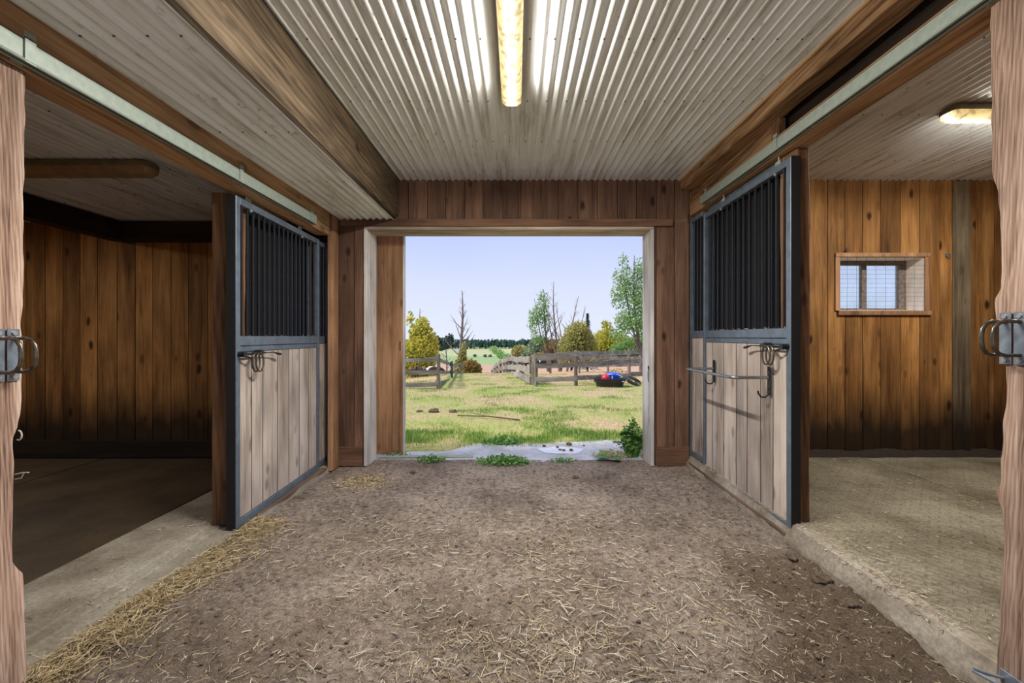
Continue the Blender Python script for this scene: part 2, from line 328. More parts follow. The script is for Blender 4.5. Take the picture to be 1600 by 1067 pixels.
# ------------------------------------------------------------------ mesh helpers
class MB:
    def __init__(s): s.v = []; s.f = []; s.r = []; s.m = []; s.rv = .5; s.mi = 0
    def _add(s, vs, fs):
        b = len(s.v); s.v += [tuple(p) for p in vs]; s.r += [s.rv] * len(vs)
        for f in fs: s.f.append(tuple(b + i for i in f)); s.m.append(s.mi)
    def box(s, x0, x1, y0, y1, z0, z1, bev=0.0):
        if x1 < x0: x0, x1 = x1, x0
        if y1 < y0: y0, y1 = y1, y0
        if bev <= 0:
            s._add([(x0,y0,z0),(x1,y0,z0),(x1,y1,z0),(x0,y1,z0),(x0,y0,z1),(x1,y0,z1),(x1,y1,z1),(x0,y1,z1)],
                   [(0,3,2,1),(4,5,6,7),(0,1,5,4),(1,2,6,5),(2,3,7,6),(3,0,4,7)]); return s
        bm = bmesh.new(); bmesh.ops.create_cube(bm, size=1)
        for v in bm.verts: v.co = Vector(((x0+x1)/2 + v.co.x*(x1-x0), (y0+y1)/2 + v.co.y*(y1-y0), (z0+z1)/2 + v.co.z*(z1-z0)))
        bmesh.ops.bevel(bm, geom=list(bm.edges), offset=bev, segments=1, affect='EDGES')
        bm.verts.index_update(); s._add([v.co for v in bm.verts], [[v.index for v in f.verts] for f in bm.faces]); bm.free(); return s
    def loft(s, secs, caps=True):
        n = len(secs[0]); vs = [p for q in secs for p in q]; fs = []
        for i in range(len(secs) - 1):
            for j in range(n):
                k = (j + 1) % n; fs.append((i*n + j, i*n + k, (i+1)*n + k, (i+1)*n + j))
        if caps: fs.append(tuple(range(n))[::-1]); fs.append(tuple((len(secs)-1)*n + j for j in range(n)))
        s._add(vs, fs); return s
    def tube(s, pts, r, n=8, closed=False):
        pts = [Vector(p) for p in pts]; rr = r if isinstance(r, (list, tuple)) else [r] * len(pts); secs = []
        up = None
        for i, p in enumerate(pts):
            a = pts[i-1] if (i > 0 or closed) else p; b = pts[(i+1) % len(pts)] if (i < len(pts)-1 or closed) else p
            t = (b - a).normalized()
            if up is None: up = t.orthogonal().normalized()
            else:
                up = up - t * up.dot(t)
                up = up.normalized() if up.length > 1e-6 else t.orthogonal().normalized()
            q = t.cross(up)
            secs.append([p + (up * math.cos(2*PI*k/n) + q * math.sin(2*PI*k/n)) * rr[i] for k in range(n)])
        if closed: secs.append(secs[0])
        return s.loft(secs, caps=not closed)
    def cyl(s, a, b, r, n=12, r2=None): return s.tube([a, b], [r, r if r2 is None else r2], n)
    def lathe(s, prof, n=28, c=(0, 0, 0), sx=1, sy=1):
        secs = [[(c[0] + r*sx*math.cos(2*PI*k/n), c[1] + r*sy*math.sin(2*PI*k/n), c[2] + z) for k in range(n)] for r, z in prof]
        return s.loft(secs)
    def rock(s, c, r, seed, flat=.6, sub=2):
        bm = bmesh.new(); bmesh.ops.create_icosphere(bm, subdivisions=sub, radius=1)
        for v in bm.verts:
            k = 1 + .5 * noise.noise(v.co * 1.7 + Vector((seed, seed*2.3, 0))) + .2 * noise.noise(v.co * 5 + Vector((seed, 0, 7)))
            v.co = Vector((c[0] + v.co.x*r*k, c[1] + v.co.y*r*k, c[2] + v.co.z*r*k*flat))
        bm.verts.index_update(); s._add([v.co for v in bm.verts], [[v.index for v in f.verts] for f in bm.faces]); bm.free(); return s
    def build(s, name, mats, parent=None, smooth=False):
        me = bpy.data.meshes.new(name); me.from_pydata(s.v, [], s.f)
        for m in (mats if isinstance(mats, (list, tuple)) else [mats]): me.materials.append(m)
        if s.mi or any(s.m): me.polygons.foreach_set('material_index', s.m)
        a = me.attributes.new('rnd', 'FLOAT', 'POINT'); a.data.foreach_set('value', s.r)
        if smooth: me.polygons.foreach_set('use_smooth', [True] * len(me.polygons))
        me.update()
        bm = bmesh.new(); bm.from_mesh(me)
        if len(bm.faces) < 60000: bmesh.ops.recalc_face_normals(bm, faces=bm.faces)
        bm.to_mesh(me); bm.free()
        if smooth:
            try: me.set_sharp_from_angle(angle=math.radians(40))
            except Exception: pass
        o = bpy.data.objects.new(name, me); C.objects.link(o)
        if parent: o.parent = parent
        return o
def tag(o, label=None, cat=None, group=None, kind=None):
    if label: o['label'] = label
    if cat: o['category'] = cat
    if group: o['group'] = group
    if kind: o['kind'] = kind
    return o
def thing(name, loc, label, cat, group=None, rz=0):
    o = bpy.data.objects.new(name, None); o.empty_display_size = .1; C.objects.link(o)
    o.location = loc; o.rotation_euler = (0, 0, rz); return tag(o, label, cat, group)
def struct(o): o['kind'] = 'structure'; return o
def vn(x, y, z=0.0, s=1.0): return noise.noise(Vector((x*s, y*s, z*s)))
def vary(): return random.random()

def planks(mb, x0, x1, z0, z1, y, t=.03, wd=.2, holes=(), face=-1, gap=.007, jit=.02):
    """vertical boards standing in the plane y, face towards -y; holes = (hx0,hx1,hz0,hz1)"""
    x = x0
    while x < x1 - .01:
        w_ = min(wd * random.uniform(.92, 1.08), x1 - x)
        if x1 - (x + w_) < .05: w_ = x1 - x
        mb.rv = vary(); a, b = x + gap/2, x + w_ - gap/2; d = random.uniform(0, .004)
        cuts = sorted({a, b} | {h for hh in holes for h in hh[:2] if a + .002 < h < b - .002})
        for p, q in zip(cuts[:-1], cuts[1:]):
            segs = [(z0, z1)]
            for hx0, hx1, hz0, hz1 in holes:
                if hx0 < (p+q)/2 < hx1: 
                    ns = []
                    for s0, s1 in segs:
                        if hz0 > s0: ns.append((s0, min(hz0, s1)))
                        if hz1 < s1: ns.append((max(hz1, s0), s1))
                    segs = [k for k in ns if k[1] - k[0] > .004]
            for s0, s1 in segs: mb.box(p, q, y + d, y + t, s0, s1)
        x += w_
    return mb
def planks_y(mb, y0, y1, z0, z1, x, sgn, t=.03, wd=.2):
    """boards in the plane x, facing sgn*x"""
    y = y0
    while y < y1 - .01:
        w_ = min(wd * random.uniform(.92, 1.08), y1 - y)
        if y1 - (y + w_) < .05: w_ = y1 - y
        mb.rv = vary(); mb.box(x, x - sgn*t, y + .002, y + w_ - .002, z0, z1); y += w_
    return mb
def timber(axis, lo, hi, c0, c1, d0, d1, amp=.006, step=.08, chamfer=.008, seed=1.0, wane=None):
    """a sawn timber along an axis with uneven arrises; (c0,c1),(d0,d1) are the cross ranges. wane(t)->extra chamfer on corner (c1,d0)"""
    mb = MB(); n = max(2, int((hi - lo) / step)); secs = []
    for i in range(n + 1):
        t = lo + (hi - lo) * i / n; sec = []
        corners = [(c0, d0, 1, 1), (c1, d0, -1, 1), (c1, d1, -1, -1), (c0, d1, 1, -1)]
        for k, (c, d, sc_, sd) in enumerate(corners):
            ch = chamfer + amp * abs(vn(t*3, k*5.1, seed)) * 2
            chd = ch
            if wane and k == 1: w1, w2 = wane(t); chx, chd = w1, w2
            else: chx = ch
            jc = amp * vn(t*2.1, k*3.3, seed + 4) ; jd = amp * vn(t*2.4, k*2.7, seed + 9)
            pts = [(c + sc_*chx + jc, d + jd), (c + jc, d + sd*chd + jd)]
            if k in (0, 2): pts = pts[::-1]
            sec += pts
        if axis == 'y': secs.append([(c, t, d) for c, d in sec])
        elif axis == 'z': secs.append([(c, d, t) for c, d in sec])
        else: secs.append([(t, c, d) for c, d in sec])
    return mb.loft(secs)

# ================================================================== BARN SHELL
YB = 4.42
OX0, OX1, OZ = -1.57, 1.40, 2.47
# back wall: boards round the big doorway, right stall boards, left stall boards
struct(planks(MB(), -1.90, 1.80, .20, 2.99, YB, holes=[(OX0 - .045, OX1 + .045, -1, OZ + .09)]).build('wall_back', M['wall_brown']))
mb = MB()
mb.box(-1.90, OX0 - .045, YB - .005, YB + .03, .0, .20); mb.rv = .3; mb.box(OX1 + .045, 1.80, YB - .005, YB + .03, .0, .20)
struct(mb.build('baseboard_back', M['wall_brown_x']))
WX0, WX1, WZ0, WZ1 = 3.375, 4.25, 1.625, 2.18
mb = MB(); planks(mb, 1.83, 5.6, .12, 3.0, YB, holes=[(WX0, WX1, WZ0, WZ1)], wd=.198); struct(mb.build('wall_back_right', M['wall_honey']))
struct(planks(MB(), -5.9, -1.93, .03, 2.60, 4.55, wd=.2).build('wall_back_left', M['wall_honey']))
mb = MB()
mb.box(-6.1, OX0 - .03, 4.585, 4.70, -.1, 3.05); mb.box(OX1 + .03, WX0 - .02, 4.455, 4.70, -.1, 3.05); mb.box(WX1 + .02, 6.1, 4.455, 4.70, -.1, 3.05)
mb.box(WX0 - .02, WX1 + .02, 4.455, 4.70, -.1, WZ0 - .02); mb.box(WX0 - .02, WX1 + .02, 4.455, 4.70, WZ1 + .02, 3.05)
mb.box(OX0 - .03, OX1 + .03, 4.455, 4.70, OZ + .03, 3.05); mb.box(-1.95, OX0 - .03, 4.455, 4.585, -.1, 3.05)
struct(mb.build('wall_outer', M['leaf_door']))
# jambs and head of the doorway
mb = MB()
mb.rv = .6; mb.box(OX0 - .028, OX0, 4.50, 4.72, -.02, OZ, .003); mb.rv = .45; mb.box(OX0 - .03, OX0 + .004, 4.40, 4.50, .0, OZ, .004)
mb.rv = .8; mb.box(OX1, OX1 + .028, 4.50, 4.72, -.02, OZ, .003); mb.rv = .5; mb.box(OX1 - .004, OX1 + .03, 4.40, 4.50, .0, OZ, .004)
struct(mb.build('trim_1', M['weather_z']))
mb = MB(); mb.box(OX0 - .028, OX1 + .028, 4.50, 4.72, OZ, OZ + .028, .003); mb.rv = .3; mb.box(OX0 - .03, OX1 + .03, 4.40, 4.50, OZ - .004, OZ + .03, .004)
struct(mb.build('trim_2', M['weather_x']))
mb = MB(); mb.rv = .25; mb.box(-1.84, 1.62, 4.385, YB, OZ + .03, OZ + .105, .004); struct(mb.build('trim_3', M['wall_brown_x']))
# ceilings, corrugated along y
def tin(name, x0, x1, y0, y1, z, amp=.0105, pitch=.0677, rows=()):
    mb = MB(); nx = int((x1 - x0) / pitch * 8); vs = []
    ys = [y0, y1]
    for y in ys:
        for i in range(nx + 1):
            x = x0 + (x1 - x0) * i / nx; vs.append((x, y, z + amp * math.cos(2*PI*(x - x0)/pitch)))
    k = nx + 1; mb._add(vs, [(i, i+1, k+i+1, k+i) for i in range(nx)])
    mb.mi = 1
    for ry in rows:
        j = 1; 
        while x0 + pitch*(j + .5) < x1:
            x = x0 + pitch*(j + .5); mb.cyl((x, ry, z - amp + .001), (x, ry, z - amp - .004), .005, 6); j += 2
    mb.mi = 0
    o = mb.build(name, [M['tin'], M['screw']], smooth=False)
    o.data.polygons.foreach_set('use_smooth', [True]*nx + [False]*(len(o.data.polygons) - nx)); return struct(o)
tin('ceiling', -1.25, 1.71, -.95, YB + .02, 2.99, rows=[1.7, 2.31, 2.92, 3.52, 4.15])
tin('ceiling_soffit', -1.86, -1.275, -.95, YB + .02, 2.572, rows=[1.7, 2.5, 3.3, 4.1])
tin('ceiling_right', 1.90, 5.9, 1.2, YB + .02, 2.99, rows=[2.3, 3.1, 3.9])
tin('ceiling_left', -5.9, -1.96, 1.2, 4.57, 2.59, rows=[2.3, 3.1, 3.9])
mb = MB(); mb.box(-6.3, 6.3, -1.0, 4.95, 3.06, 3.14); struct(mb.build('roof', M['roof']))
mb = MB(); planks_y(mb, 1.2, 4.55, .03, 2.6, -5.86, 1); mb.box(-6.1, -5.9, -.9, 4.7, -.1, 3.05); struct(mb.build('wall_left', M['wall_honey']))
mb = MB(); planks_y(mb, 1.2, 4.42, .1, 3.0, 5.86, -1); mb.box(5.9, 6.1, -.9, 4.7, -.1, 3.05); struct(mb.build('wall_right', M['wall_honey']))
mb = MB(); planks(mb, -5.86, -2.09, .03, 3.05, 1.16); planks(mb, 2.03, 5.86, .1, 3.05, 1.16); struct(mb.build('wall_near', M['wall_honey']))
mb = MB(); planks_y(mb, -.9, 1.15, .0, 2.34, -1.90, 1); planks_y(mb, -.9, 1.15, .0, 2.60, 1.90, -1); struct(mb.build('wall_aisle', M['wall_brown']))

mb = MB(); mb.box(-6.1, -1.9, -.98, -.9, -.1, 3.05); mb.box(1.9, 6.1, -.98, -.9, -.1, 3.05); struct(mb.build('wall_rear', M['leaf_door']))
mb = MB(); mb.box(-30, 30, -30, -.951, -.2, -.012); struct(mb.build('ground_yard', M['yard']))
# ------------------------------------------------------------------ aisle floor
def muck_shade_at(x, y):      # trampled, loose manure low down on the right and in clots; front darkening too
    k = max(0, min(1, (x - .55) / .7)) * max(0, min(1, (3.3 - y) / 1.2))
    k = max(k, .5 * max(0, min(1, (3.0 - y)/1.3)))  # floor darkened toward the camera to offset light from behind, besides damp manure
    k = max(k, .75 * math.exp(-((x + .25)/.7)**2 - ((y - 1.85)/.28)**2))
    k2 = max(0, min(1, (vn(x, y, 3, 1.9) + .15) * 2.2))
    return min(1, k * (.35 + .9*k2) + .25*max(0, vn(x, y, 9, 2.6)))
def dirt_h(x, y):
    m = muck_shade_at(x, y)
    h = .010 * vn(x, y, 0, 1.3) + .006 * vn(x, y, 2, 5) + .0035 * vn(x, y, 4, 16)
    h += m * (.026 * vn(x, y, 5, 6) + .026 * vn(x, y, 6, 15) + .018 * vn(x, y, 8, 34)) + .004 * vn(x, y, 12, 30)
    h += .018 * max(0, vn(x, y*2.2, 11, 2.2)) * max(0, min(1, (3.2 - y)))
    if x < -1.2: h += .030 * max(0, min(1, (-1.3 - x) / .5)) * max(0, min(1, (3.0 - y)))
    return h - .008
xs = np.linspace(-1.98, 1.86, 300); ys = np.linspace(1.0, 4.66, 285)
vs = []; mk = []
for y in ys:
    for x in xs:
        vs.append((x, y, dirt_h(x, y))); mk.append(muck_shade_at(x, y))
nx = len(xs); fs = [(j*nx+i, j*nx+i+1, (j+1)*nx+i+1, (j+1)*nx+i) for j in range(len(ys)-1) for i in range(nx-1)]
b0 = len(vs); vs += [(-1.98, -.95, -.01), (1.86, -.95, -.01), (1.86, 1.0, -.01), (-1.98, 1.0, -.01)]; mk += [.3]*4; fs.append((b0, b0+1, b0+2, b0+3))
me = bpy.data.meshes.new('floor'); me.from_pydata(vs, [], fs); me.materials.append(M['dirt'])
me.attributes.new('muck', 'FLOAT', 'POINT').data.foreach_set('value', mk)  # also carries the painted darkening toward the camera
me.polygons.foreach_set('use_smooth', [True]*len(me.polygons)); fo = bpy.data.objects.new('floor', me); C.objects.link(fo); struct(fo)

def straw_field(name, n, sampler, mat, label, lmin=.02, lmax=.09, lift=.004, tiltmax=.35, wd=.0016, zf=dirt_h, cat='straw'):
    mb = MB(); k = 0
    while k < n:
        x, y = sampler(); 
        if x is None: continue
        mb.rv = random.random()**1.1; L = random.uniform(lmin, lmax) * random.uniform(.5, 1); a = random.uniform(0, PI); t = random.gauss(0, tiltmax*.5)
        d = Vector((math.cos(a)*math.cos(t), math.sin(a)*math.cos(t), math.sin(t))); c = Vector((x, y, zf(x, y) + lift*random.random() + abs(math.sin(t))*L*.35 + .001))
        q = Vector((-math.sin(a), math.cos(a), 0)); w_ = wd * random.uniform(.6, 1.4); bend = Vector((0, 0, random.uniform(-.04, .06)*L)) + q*random.uniform(-.08, .08)*L
        p0, p1, p2 = c - d*L/2, c + bend, c + d*L/2; u = Vector((0, 0, w_))
        secs = [[p + q*w_, p - q*w_, p + u*1.2] for p in (p0, p1, p2)]
        mb.loft(secs); k += 1
    o = mb.build(name, mat); return tag(o, label, cat, kind='stuff')
def s_all():
    y = 1.55 + 2.95 * random.random()**1.25; x = random.uniform(-1.85, 1.78)
    p = .30 + .8*max(0, vn(x, y, 21, 1.8)) + .25*max(0, vn(x, y, 5, 7)); p *= 1.2 if y < 3.3 else .55
    return (x, y) if random.random() < p else (None, None)
def s_mid():
    c = random.choice([(.28, 2.35, .30, .42), (.12, 2.0, .30, .25), (.15, 1.72, .35, .14), (.95, 2.1, .2, .3), (-.75, 2.7, .25, .3), (.35, 2.8, .25, .25), (-.2, 1.75, .5, .1)])
    x, y = random.gauss(c[0], c[2]), random.gauss(c[1], c[3])
    return (x, y) if (-1.8 < x < 1.75 and 1.5 < y < 4.3 and random.random() < .35 + max(0, vn(x, y, 31, 5))) else (None, None)
def s_left():
    y = random.uniform(1.5, 3.1); x = -1.86 + abs(random.gauss(0, .14)) - .04
    return (x, y) if random.random() < .5 + vn(x, y, 15, 3) else (None, None)
straw_field('loose_straw', 9000, s_all, M['straw'], 'fine pale straw chaff strewn all over the dirt aisle floor', .008, .045, wd=.0010)
straw_field('straw_litter', 2400, s_mid, M['straw'], 'longer broken straw lying thick in the middle of the dirt aisle', .03, .10, .012, wd=.0014)
straw_field('straw_drift', 4200, s_left, M['straw_gold'], 'golden straw drift heaped along the concrete edge of the left stall', .03, .10, .045, .6, wd=.0013)
def s_shav():
    x, y = random.gauss(-1.45, .14), random.gauss(3.95, .12); return (x, y) if x > -1.85 and y < 4.38 else (None, None)
straw_field('wood_shavings', 900, s_shav, M['straw_gold'], 'patch of tan wood shavings on the dirt beside the left doorway jamb', .008, .03, .006, wd=.003, cat='shavings')
# clods of manure
mb = MB(); i = 0
while i < 620:
    x, y = random.uniform(-1.7, 1.72), random.uniform(1.5, 4.3)
    if random.random() > .05 + muck_shade_at(x, y): continue
    mb.rock((x, y, dirt_h(x, y) + .002), random.uniform(.003, .013), i*.71, random.uniform(.35, .8), 1); i += 1
tag(mb.build('manure_crumbs', M['soil_dark'], smooth=True), 'dark manure crumbs trodden into the aisle dirt, thickest at the right', 'manure', kind='stuff')
for px, py, r, lab in ((645, 738, .028, 'dark clod on the pale dirt just inside the left doorway jamb'), (899, 746, .03, 'dark clod on the dirt inside the doorway, right of centre'),
                       (855, 815, .016, 'small black clod on the dirt above the straw patch'), (1308, 922, .03, 'black clod below the right concrete curb'), (1285, 905, .045, 'largest dark lump of manure by the right curb'),
                       (1235, 868, .035, 'dark lump of manure at the foot of the right stall door post'), (1330, 945, .035, 'last dark manure lump of the row along the curb, farthest from the doorway')):
    Z = F*HC/(py - CY); p = P(px, py, Z); mb = MB(); mb.rock((0, 0, 0), r, px*.13, .55, 3); o = mb.build('manure_clod', M['soil_dark'], smooth=True)
    o.location = (min(p.x, 1.74), p.y, dirt_h(p.x, p.y) + r*.2); tag(o, lab, 'clod')
for px, py, r, lab in ((665, 949, .013, 'pale grey pebble left of the straw patch'), (935, 822, .02, 'tan flat stone on the dirt right of the small black clod'), (1075, 738, .022, 'pale stone at the foot of the right stall wall near the doorway')):
    Z = F*HC/(py - CY); p = P(px, py, Z); mb = MB(); mb.rock((0, 0, 0), r, px*.3, .55, 3); o = mb.build('pebble', M['stone'], smooth=True)
    o.location = (p.x, p.y, dirt_h(p.x, p.y) + r*.25); tag(o, lab, 'stone')

# ------------------------------------------------------------------ stall floors
mb = MB(); n = 60; secs = []
for i in range(n + 1):                       # apron of the left stall with a worn step and ragged outer edge
    y = 1.18 + (4.55 - 1.18) * i / n; e_ = .012 * vn(y, 0, 0, 3)
    secs.append([(-1.885 + e_, y, -.06), (-1.90 + e_, y, .028), (-1.925 + e_, y, .038), (-2.03, y, .040), (-2.04, y, .050), (-2.10, y, .051), (-2.11, y, .058), (-2.56, y, .060), (-2.56, y, -.06)])
mb.loft(secs); struct(mb.build('floor_left_apron', M['apron']))
mb = MB(); mb.box(-5.9, -2.57, 1.18, 4.6, -.06, .035); struct(mb.build('floor_left_stall', M['apron']))
def mat_thing(x0, x1, y0, y1, z0, m, label, grp=None):
    mb = MB(); mb.box(x0, x1, y0, y1, z0, z0 + .018, .006); return tag(mb.build('rubber_mat', m), label, 'stall mat', grp)
mat_thing(-4.38, -2.585, 1.22, 4.5, .036, M['mat_l'], 'dark brown rubber mat in the left stall, beside the concrete apron')
mat_thing(-5.8, -4.40, 1.22, 4.5, .036, M['mat_l'], 'dark rubber mat deepest in the left stall, beyond the seam')
mb = MB(); mb.box(1.86, 5.9, 1.18, 4.46, -.06, .10); struct(mb.build('floor_right_stall', M['apron']))
mat_thing(1.90, 3.505, 1.20, 3.19, .101, M['mat_r'], 'dusty lugged rubber mat in the right stall, next to the concrete curb')
mat_thing(1.90, 3.505, 3.20, 4.38, .101, M['mat_r'], 'dusty rubber mat below the window wall, beside the door post')
mat_thing(3.515, 5.8, 1.20, 3.19, .101, M['mat_r'], 'dusty rubber mat across the long seam from the curb, nearer the pinkish post')
mat_thing(3.515, 5.8, 3.20, 4.38, .101, M['mat_r'], 'dusty rubber mat in the far right corner of the right stall')
mb = MB(); n = 120; secs = []
for i in range(n + 1):                       # rough curb
    y = 1.0 + (4.42 - 1.0) * i / n; a = .012*vn(y, 1, 0, 4) + .008*vn(y, 2, 0, 13); b_ = .010*vn(y, 5, 0, 6) + .006*vn(y, 8, 0, 17)
    secs.append([(1.765 + a, y, -.06), (1.772 + a, y, .02), (1.785 + b_*.6, y, .055 + b_), (1.80 + b_, y, .082 + a*.5), (1.812 + b_*.5, y, .112 + b_*.4), (1.838, y, .122), (1.90, y, .120), (1.90, y, -.06)])
mb.loft(secs); struct(mb.build('trim_curb', M['curb']))
def s_rs():
    y = random.uniform(1.5, 4.3); x = 1.80 + abs(random.gauss(0, .10)) if random.random() < .7 else random.uniform(1.9, 3.6)
    return (x, y) if random.random() < .35 + vn(x, y, 15, 3) else (None, None)
straw_field('straw_crumbs', 1500, s_rs, M['straw'], 'brown chaff scattered over the right stall floor along the curb', .008, .04, .004, .2, .0015, zf=lambda x, y: .124 if x > 1.83 else .10 + (x - 1.80)*.6)
def s_la():
    y = random.uniform(1.5, 3.0); x = random.uniform(-2.4, -1.9); return (x, y) if random.random() < .2 + vn(x, y, 15, 4) else (None, None)
straw_field('straw_scatter', 160, s_la, M['straw'], 'a few straws lying on the pale concrete apron of the left stall', .01, .05, .003, .1, .0015, zf=lambda x, y: .062 if x < -2.1 else .054 if x < -2.03 else .042)
mb = MB(); mb.rv = .5; mb.box(4.552, 4.735, YB - .014, YB - .0005, .12, 2.975, .003); struct(mb.build('trim_7', M['grey_board']))
# muck banked along the foot of the right stall's back wall
mb = MB(); secs = []
for i in range(121):
    x = 1.95 + 3.8*i/120; h = .045 + .035*vn(x, 0, 0, 3) + .015*vn(x, 3, 0, 12); d = .11 + .03*vn(x, 7, 0, 4)
    secs.append([(x, 4.415, .105), (x, 4.415, .125 + h), (x, 4.415 - d*.4, .125 + h*.75), (x, 4.415 - d, .121), (x, 4.415 - d, .105)])
mb.loft(secs); tag(mb.build('muck_bank', M['muck'], smooth=True), 'dark muck banked against the foot of the wall below the stall window', 'muck', kind='stuff')
mb = MB(); mb.rv = .5; mb.box(-5.85, -2.1, 4.51, 4.549, .055, .245, .004); struct(mb.build('baseboard_left', M['base_dark']))

# ================================================================== TIMBERS
LY0 = -.9
def wane_l(t): k = max(0, min(1, (4.3 - t)/2.9)); return (.032, .03 + .105*k + .01*vn(t, 0, 0, 3))
o = timber('y', LY0, YB - .01, -1.47, -1.232, 2.594, 2.984, .003, .08, .01, 3.0, wane_l).build('ceiling_beam', M['beam_grey'])
tag(o, 'big rough grey-brown beam between the main ceiling and the lower left ceiling strip', 'beam')
p = P(563, 224, 1.232*F/245); kn = MB(); kn.rock((0, 0, 0), .055, 3.3, 1.5, 3); k_ = kn.build('knot', M['soil_dark'], o, True); k_.location = (-1.262, p.y, p.z); k_.scale = (.6, 1, 1); tag(k_, 'black ragged knot hole')
o = timber('y', LY0, YB - .01, 1.705, 1.86, 2.875, 2.978, .008, .08, .012, 5.0, None).build('ceiling_beam', M['beam_y'])
tag(o, 'brown beam along the right edge of the white aisle ceiling', 'beam')
mb = timber('y', LY0, 4.14, -1.975, -1.84, 2.345, 2.578, .004, .1, .005, 7.0); tag(mb.build('header_beam', M['header_y']), 'brown header beam over the left stall front carrying the door track', 'beam')
mb = timber('y', 1.2, YB - .01, 1.80, 1.93, 2.606, 2.742, .004, .1, .005, 8.0); tag(mb.build('header_beam', M['header_y']), 'light brown header beam over the right stall door behind the track', 'beam')
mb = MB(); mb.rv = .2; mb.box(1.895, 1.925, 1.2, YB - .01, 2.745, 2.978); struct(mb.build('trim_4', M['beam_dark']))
mb = MB(); mb.rv = .3; mb.box(1.835, 1.868, 3.03, YB - .01, 2.746, 2.872); tag(mb.build('filler_board', M['beam_y']), 'brown board closing the slot above the right door header', 'board')
mb = MB(); mb.rv = .7; mb.box(1.815, 1.865, 2.93, 3.02, 2.746, 2.872, .004); tag(mb.build('spacer_block', M['post_dark']), 'short wooden block standing between the right header beam and the upper beam', 'wood block')
mb = MB(); mb.box(-1.858, -1.838, -.9, YB - .01, 2.566, 2.580); struct(mb.build('trim_5', M['trim_y']))
mb = MB(); mb.box(1.688, 1.704, -.9, YB - .01, 2.962, 2.980); struct(mb.build('trim_6', M['trim_y']))
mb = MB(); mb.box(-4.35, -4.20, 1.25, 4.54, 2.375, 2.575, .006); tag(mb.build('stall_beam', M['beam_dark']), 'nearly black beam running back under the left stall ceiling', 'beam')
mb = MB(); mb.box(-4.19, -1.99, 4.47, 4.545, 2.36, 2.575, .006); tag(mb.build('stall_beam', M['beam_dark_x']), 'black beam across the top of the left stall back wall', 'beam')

# near slab posts: uneven back arris follows the old tree edge
def slab_post(name, sgn, X, prof, label, z1):
    mb = MB(); secs = []; n = 150
    for i in range(n + 1):
        z = -.03 + (z1 + .03) * i / n; py = CY - (z - HC)*F/1.6
        if py <= prof[0][0]: px = prof[0][1]
        elif py >= prof[-1][0]: px = prof[-1][1]
        else:
            for (a, pa), (b, pb) in zip(prof[:-1], prof[1:]):
                if a <= py <= b: t = (py - a)/(b - a); t = t*t*(3 - 2*t); px = pa + (pb - pa)*t; break
        yb = X*F/abs(px - CX) + .004*vn(z, 3, 0, 14)
        u = lambda k: .004*vn(z, k, sgn, 9)
        pts = [(X + u(1), 1.36), (X + u(2), 1.41), (X - .003 + u(3), 1.46), (X + .003 + u(4), 1.51), (X + u(5), yb - .035), (X + .004 + u(6), yb - .010), (X + .020, yb + .001), (X + .07, yb + .012*vn(z, 9, 0, 3)), (X + .20, yb - .01), (X + .205, yb - .03), (X + .205, 1.37), (X + .18, 1.35)]
        secs.append([(sgn*a, b, z) for a, b in pts])
    return tag(mb.loft(secs).build(name, M['post_z'], smooth=True), label, 'post')
pL = slab_post('slab_post', -1, 1.85, [(-60, 45), (220, 45), (300, 43), (450, 43), (500, 40), (550, 42), (600, 40), (640, 39), (660, 34), (682, 28), (760, 27), (868, 26), (880, 33), (895, 43), (960, 45), (1000, 46), (1067, 50)], 'rough-edged post with strap handles at the mouth of the darker stall, opposite the pinkish one', 2.343)
pR = slab_post('slab_post', 1, 1.80, [(-100, 1541), (260, 1544), (310, 1553), (340, 1557), (400, 1558), (450, 1558), (470, 1549), (500, 1550), (520, 1563), (560, 1565), (620, 1567), (660, 1561), (700, 1559), (745, 1557), (770, 1552), (795, 1560), (830, 1564), (900, 1558), (970, 1556), (1067, 1550)], 'pinkish live-edge post with strap handles in front of the stall window wall', 2.604)
def post(name, x0, x1, y0, y1, z0, z1, label, m=None, seed=1):
    return tag(timber('z', z0, z1, x0, x1, y0, y1, .006, .08, .008, seed).build(name, m or M['post_dark']), label, 'post')
post('door_post', -2.10, -1.975, 2.90, 3.08, .06, 2.34, 'dark brown post behind the open left stall door', seed=11)
post('door_post', 1.85, 1.945, 2.80, 2.98, .121, 2.604, 'brown rough-edged post beside the open right stall door', seed=12)
mb = MB(); mb.rv = .7; mb.box(-1.905, -1.855, 4.24, 4.385, .0, 2.57, .004); tag(mb.build('corner_post', M['leaf_door']), 'pale brown upright board between the left stall door and the doorway wall', 'post')

